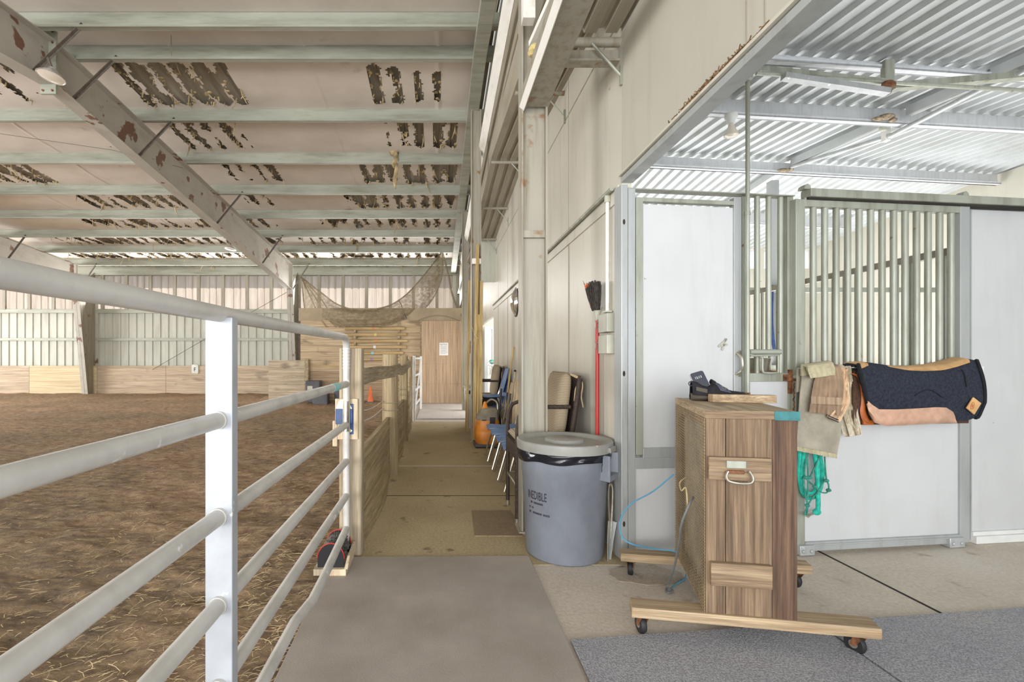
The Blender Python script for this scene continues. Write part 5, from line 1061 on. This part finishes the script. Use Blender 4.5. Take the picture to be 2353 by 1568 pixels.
r = thing('door_lock_box', 'rusty red lock box beside the brown panel door', 'lock', (X(1078, YD), YD-.02, Z(790, YD))); MB().box((X(1073, YD), YD-.05, Z(812, YD)), (X(1083, YD), YD-.01, Z(784, YD))).build('box', 'rust', r); MB().tube([(X(1066, YD), YD-.05, Z(798, YD)), (X(1074, YD), YD-.05, Z(797, YD))], .012, 6).build('bolt', 'black', r)
b = MB(); b.box((X(1069, YD), YD+.02, 0), (1.14, YD+.06, 2.3)); struct(b.build('wall_end', 'siding'))['label'] = 'pale strip wall right of the panel door'
# plank wall
YW2 = 13.4; xl, xr = X(690, YW2), X(967, YW2)
r = thing('plank_wall', 'horizontal pine plank wall behind the jump poles', 'wall', (-2, YW2, 0)); r['kind'] = 'structure'
rows = 13; hh = 2.32/rows; rnd = random.Random(12)
for i in range(rows):
    b = MB(); cuts = sorted([xl, xr]+[xl+(xr-xl)*rnd.uniform(.1, .9) for _ in range(2 if i in (3, 8) else (1 if i % 3 == 0 else 0))])
    for p, q in zip(cuts[:-1], cuts[1:]): b.box((p+.003, YW2, i*hh), (q-.003, YW2+.035+rnd.uniform(-.008, .008), (i+1)*hh-.006))
    b.build('plank', 'planklow' if i < 5 else 'plank', r)
MB().box((xl-.02, YW2+.04, 0), (xr+.03, YW2+.06, 2.32)).build('backing', 'darkgap', r); MB().box((xr-.02, YW2-.03, 0), (xr+.06, YW2+.06, 2.32)).build('corner_board', 'wood_rail', r)
MB().box((xl-.02, YW2-.03, 1.02), (X(790, YW2), YW2, 1.07)).build('ledge', 'lumberx', r)
tag(MB().box((xl-.05, YW2+.02, 2.30), (X(1068, YW2), YW2+.08, 2.66)).build('dust_board', 'dust'), 'dusty grey band of sheeting above the plank wall and door', 'sheeting')
# jump poles on brackets
YP = YW2-.10; cols = ('cone', 'foam', 'orange', 'white', 'dteal', 'purplepaint'); MT['purplepaint'] = M_plain('purple_paint', (158, 138, 170), .6); MT['orangepaint'] = M_plain('orange_paint', (206, 140, 92), .6); MT['yellowpaint'] = M_plain('yellow_paint', (218, 200, 120), .6)
names = ('orange', 'yellow', 'red orange', 'white', 'green', 'purple'); mats = ('orangepaint', 'yellowpaint', 'orangepaint', 'white', 'tape', 'purplepaint')
for i, (v, ue, um) in enumerate(((755, 930, 858), (769, 934, 863), (784, 937, 864), (797.5, 934, 861), (811.5, 927, 856), (826, 921, 854))):
    z = Z(v, YP); a = X(793-3*(i % 2), YP); c = X(ue, YP); r = thing('jump_pole', 'wooden jump pole with a %s band on the plank wall rack' % names[i], 'pole', ((a+c)/2, YP, z), 0, 'jump poles')
    MB().tube([(a, YP, z-.01), ((a+c)/2, YP, z-.004), (c, YP, z)], .048, 10).build('pole', 'lumberx', r); m_ = X(um, YP); MB().tube([(m_-.035, YP, z-.004), (m_+.035, YP, z-.004)], .0488, 10).build('paint_band', mats[i], r)
for j, u in enumerate((817, 917)):
    r = thing('pole_rack', '%s upright of the rack that carries the jump poles' % ('left' if j == 0 else 'right'), 'rack', (X(u, YP), YP, 1.2), 0, 'pole racks'); x = X(u, YW2)
    MB().box((x-.04, YW2-.035, .95), (x+.04, YW2-.001, 2.28)).build('upright', 'wood_rail', r)
    for v in (755, 769, 784, 797.5, 811.5, 826): z = Z(v, YP)-.046; MB().box((x-.03, YP-.06, z-.07), (x+.03, YW2-.03, z)).build('peg', 'wood_rail', r)
# hanging net
top_ = [(691, 636), (716, 656), (742, 676), (770, 697), (800, 709), (830, 713), (865, 710), (900, 700), (935, 676), (968, 640), (995, 606), (1015, 579)]
bot_ = [(693, 640), (705, 735), (735, 752), (775, 752), (810, 749), (845, 749), (885, 747), (915, 738), (945, 727), (985, 700), (1015, 640), (1017, 583)]
r = thing('dusty_net', 'dusty net slung like a hammock in front of the light panels', 'net', P(860, 720, 13.6))
def netf(a, c):
    t, q = interp(top_, a), interp(bot_, a); y = 14.9-1.65*math.sin(math.pi*min(1, a*1.03))**.5*1.0
    return P(t[0]+(q[0]-t[0])*c, t[1]+(q[1]-t[1])*c, y-.25*math.sin(c*3.14)-.02*math.sin(c*18+a*9))
MB().sheet(netf, 70, 16, 0).build('net_cloth', 'net', r, sharp=180)
b = MB()
for pts in (top_, bot_): b.tube(spline([P(u, v, 14.88-1.65*math.sin(math.pi*min(1, (i/11)*1.03))**.5) for i, (u, v) in enumerate(pts)], 4), .02, 6)
for k in range(3): b.tube(spline([P(692, 638, 14.85), P(712+k*10, 680, 14.2), P(735+k*16, 730, 13.5), P(750+k*22, 752, 13.3)], 5), .018, 5)
b.build('gathered_edge', 'net', r)
MB().sheet(lambda a, c: P(1016+(-70+122*a)*c**1.2-2*(1-c), 580+(745-580)*c-18*math.sin(a*3.14)*c, 14.3-.9*c), 24, 24, 0).build('sheer_fall', 'sheer', r, sharp=180)
MB().tube(spline([P(1017, 582, 14.3), P(1030, 630, 14.1), P(1040, 680, 13.8), P(1056, 718, 13.5), P(1076, 742, 13.1)], 6), .03, 6).build('gathered_cord', 'net', r)
MB().tube(spline([P(915, 690, 13.6), P(922, 700, 13.4), P(926, 714, 13.3), P(934, 732, 13.2)], 5), .014, 5).build('tie', 'tubgrey', r)
# ------------------------------------------------------------------ arena kick panels and furniture
ed = [-330, -120, 0, 67, 222.5, 381, 540, 652]
labs = {2: 'short grey plywood kick panel at the left edge', 3: 'pale new plywood kick panel right of the short grey one', 4: 'weathered plywood kick panel below the tapered post', 5: 'plywood kick panel carrying the letter F sign', 6: 'plywood kick panel ending at the plank barrier'}
for i in range(2, len(ed)-1):
    a, c = X(ed[i] if i > 2 else -120, 16.9), X(ed[i+1], 16.9); b = MB(); b.box((a+.006, 16.9, -.05), (c-.006, 16.93, Z(841, 16.9)))
    tag(b.build('plywood_board', 'ply2' if i == 3 else 'ply'), labs[i], 'board', 'arena kick boards')
r = thing('letter_sign', 'white arena marker sign with the letter F', 'sign', (X(448, 16.88), 16.88, Z(849, 16.88)))
MB().prism([(X(u, 16.88), Z(v, 16.88)) for u, v in ((441, 840), (443, 838), (455, 839), (456, 841), (456, 857), (454, 859), (443, 858), (441, 856))], 1, 16.86, 16.895).build('placard', 'white', r); vs_, fs_ = text2d('F', .19); MB().add([(X(444.5, 16.85)+v.x, 16.855, Z(853.5, 16.85)+v.y) for v in vs_], fs_).build('letter', 'ink', r)
YB = 13.25; r = thing('plank_barrier', 'low standing barrier of grey planks in front of the far wall', 'barrier', (X(660, YB), YB, 0))
for i in range(5):
    z0 = .08+i*.225; MB().box((X(617, YB), YB, z0+.003), (X(704, YB)-.0, YB+.04, z0+.22)).build('plank', 'grey_plank', r)
MB().box((X(700, YB), YB-.04, 0), (X(709, YB), YB+.1, 1.23)).build('end_post', 'wood_rail', r)
YT = 12.9; r = thing('mounting_step', 'dark grey plastic mounting step beside the plank barrier', 'step', (X(728, YT), YT, 0))
MB().box((X(699, YT), YT+.1, .0), (X(732, YT), YT+.38, Z(876, YT))).build('upper_step', 'tubgrey', r, bevel=.02); MB().box((X(722, YT), YT-.2, .0), (X(756, YT), YT+.09, Z(904, YT))).build('lower_step', 'tubgrey', r, bevel=.02); MB().box((X(704, YT), YT+.092, .25), (X(716, YT), YT+.1, .5)).build('side_panel', 'bracket', r)
r = thing('feed_bucket', 'small grey bucket frame behind the gate post', 'bucket', (X(778, 14), 13.0, .1)); MB().lathe([(0, .02), (.12, .02), (.16, .38), (.145, .38), (.11, .04), (0, .04)], (X(780, 12.9), 12.9, .09), 18).build('pail', 'tubgrey', r)
YC = 12.9; r = thing('traffic_cone', 'orange traffic cone standing against the plank wall', 'cone', (X(850, YC), YC, .08)); q = (X(851, YC), YC, dirt_z(X(851, YC), YC))
MB().lathe([(0, .01), (.085, .02), (.02, .42), (.012, .43), (0, .43)], q, 20).build('cone_body', 'cone', r); MB().box((q[0]-.11, YC-.11, q[2]-.01), (q[0]+.11, YC+.11, q[2]+.022)).build('foot', 'tubgrey', r, bevel=.008)
# arena lamps
def flood(p, rad, label):
    r = thing('arena_lamp', label, 'lamp', p, 0, 'arena lamps'); R3 = Matrix.Rotation(-.12, 3, 'X') @ Matrix.Rotation(.12, 3, 'Y')
    MB().lathe([(0, .09), (rad*.3, .08), (rad*.42, .05), (rad, -.02), (rad*1.03, -.03), (rad*.97, -.03), (rad*.4, .06), (0, .06)], (0, 0, 0), 32, R3).build('reflector', 'reflect', r, True); MB().lathe([(0, -.045), (rad*.5, -.04), (rad*.95, -.026), (0, -.02)], (0, 0, 0), 32, R3).build('lens', 'bulb', r, True)
    MB().tube([(0, 0, .08), (-.04, 0, .2)], .02, 8).build('arm', 'darkbrace', r, True)
flood(P(118, 172, 5.75), .145, 'round flood lamp at the rafter splice'); flood(P(530, 571, 13.6), .15, 'small distant flood lamp near the rafter')
tag(MB().tube([P(393, -20, 6.3), P(393, 60, 6.3), P(394, 128, 6.3)], .005, 5).build('pull_chain', 'chrome'), 'thin chain hanging from the arena roof', 'chain')
tag(MB().tube([P(-50, 300, 8), P(258, 345, 8.6), P(420, 386, 9)], .004, 4).build('guy_wire', 'darkbrace'), 'thin wire crossing under the arena roof', 'wire', 'wires')
tag(MB().tube([P(680, 660, 16.6), P(560, 728, 16.7), P(350, 850, 16.8)], .008, 4).build('guy_wire', 'darkbrace'), 'thin diagonal wire in front of the far wall', 'wire', 'wires')
# straw on the dirt
mb = MB(); rnd = random.Random(21)
for k in range(7500):
    y = .9+(rnd.random()**1.7)*9; x = -.60-(rnd.random()**1.25)*(1.2+y*.85)
    if rnd.random() < .12: x = -.62-rnd.random()**2*1.1; y = 1.3+rnd.random()*2.2
    L = rnd.uniform(.015, .06) if rnd.random() < .93 else rnd.uniform(.06, .15); a = rnd.gauss(.25, .75); z = dirt_z(x, y)+.006
    dx, dy = L*math.cos(a), L*math.sin(a); w = .0006+.0007*rnd.random()
    p = V((x, y, z)); e = V((x+dx, y+dy, dirt_z(x+dx, y+dy)+.006+rnd.uniform(0, .012)))
    if e.x > -.585: continue
    mb.tube([p, (p+e)/2+V((rnd.uniform(-.1, .1)*L, rnd.uniform(-.1, .1)*L, .003)), e], w, 3)
tag(mb.build('straw', 'straw'), 'scattered straw on the arena dirt', 'straw', kind='stuff')
# ------------------------------------------------------------------ camera and light
cam = bpy.data.cameras.new('camera'); co = bpy.data.objects.new('camera', cam); COL.objects.link(co)
co.location = (0, 0, HC); co.rotation_euler = (math.pi/2, 0, 0); cam.sensor_width = 36; cam.sensor_fit = 'HORIZONTAL'; cam.lens = F*36/2353
cam.shift_x = (1176.5-PX)/2353; cam.shift_y = (PY-784)/2353; cam.clip_start = .02; S.camera = co
wd = bpy.data.worlds.new('World'); S.world = wd; wd.use_nodes = True
bg = wd.node_tree.nodes['Background']; bg.inputs['Color'].default_value = (.86, .93, 1, 1); bg.inputs['Strength'].default_value = 1.0
def area(name, loc, target, sx, sy, power, color=(1, 1, 1), spread=180):
    l = bpy.data.lights.new(name, 'AREA'); l.shape = 'RECTANGLE'; l.size = sx; l.size_y = sy; l.energy = power; l.color = color; l.spread = math.radians(spread)
    o = bpy.data.objects.new(name, l); COL.objects.link(o); o.location = loc; o.rotation_euler = (V(target)-V(loc)).to_track_quat('-Z', 'Y').to_euler(); return o
su = bpy.data.lights.new('sun', 'SUN'); su.energy = 4.5; su.angle = .02; su.color = (1, .96, .9); so = bpy.data.objects.new('sun', su); COL.objects.link(so); so.rotation_euler = V((-.1, -.72, -.69)).to_track_quat('-Z', 'Y').to_euler()
area('fill_arena_near', (-7, -8, 1.8), (-7.5, 9, 3.4), 12, 3.4, 560, (1, .98, .95), 120)  # added fill behind the camera, no known door there
area('fill_arena_side', (-21.5, 8, 1.6), (-4, 9, 3.6), 10, 3, 1100, (1, .98, .95))  # added fill aimed upward to brighten the arena ceiling
area('daylight_light_panels', (-6, 16.6, 3.6), (-6, 11, 4.6), 18, 1.0, 300, (1, .98, .95))
area('daylight_entrance', (.3, -2.8, 2.0), (.4, 6, 1.6), 3.0, 3.0, 52, (1, .97, .93))
area('daylight_stall_door', (2.2, -5, 1.2), (3.2, 5, 2.2), 4, 2, 105, (.92, .95, 1))
area('fill_stall_rear', (4.5, 7.9, .6), (4.5, 7.5, 3.6), 5, 2.2, 185, (.95, .97, 1))  # unseen upward fill added to brighten the rear stall roof
area('fill_stall_front', (4.6, 4.7, .5), (4.6, 4.6, 3.6), 1.6, 2.2, 64, (.95, .97, 1))  # unseen upward fill added for the roof past the first purlin
area('daylight_far_door', (2.2, 11.2, 1.9), (0, 11.2, .4), 1.6, 1.8, 50, (.98, .98, 1))
S.view_settings.view_transform = 'Standard'; S.view_settings.look = 'None'; S.view_settings.exposure = .55; S.view_settings.gamma = 1; S.view_settings.use_curve_mapping = False
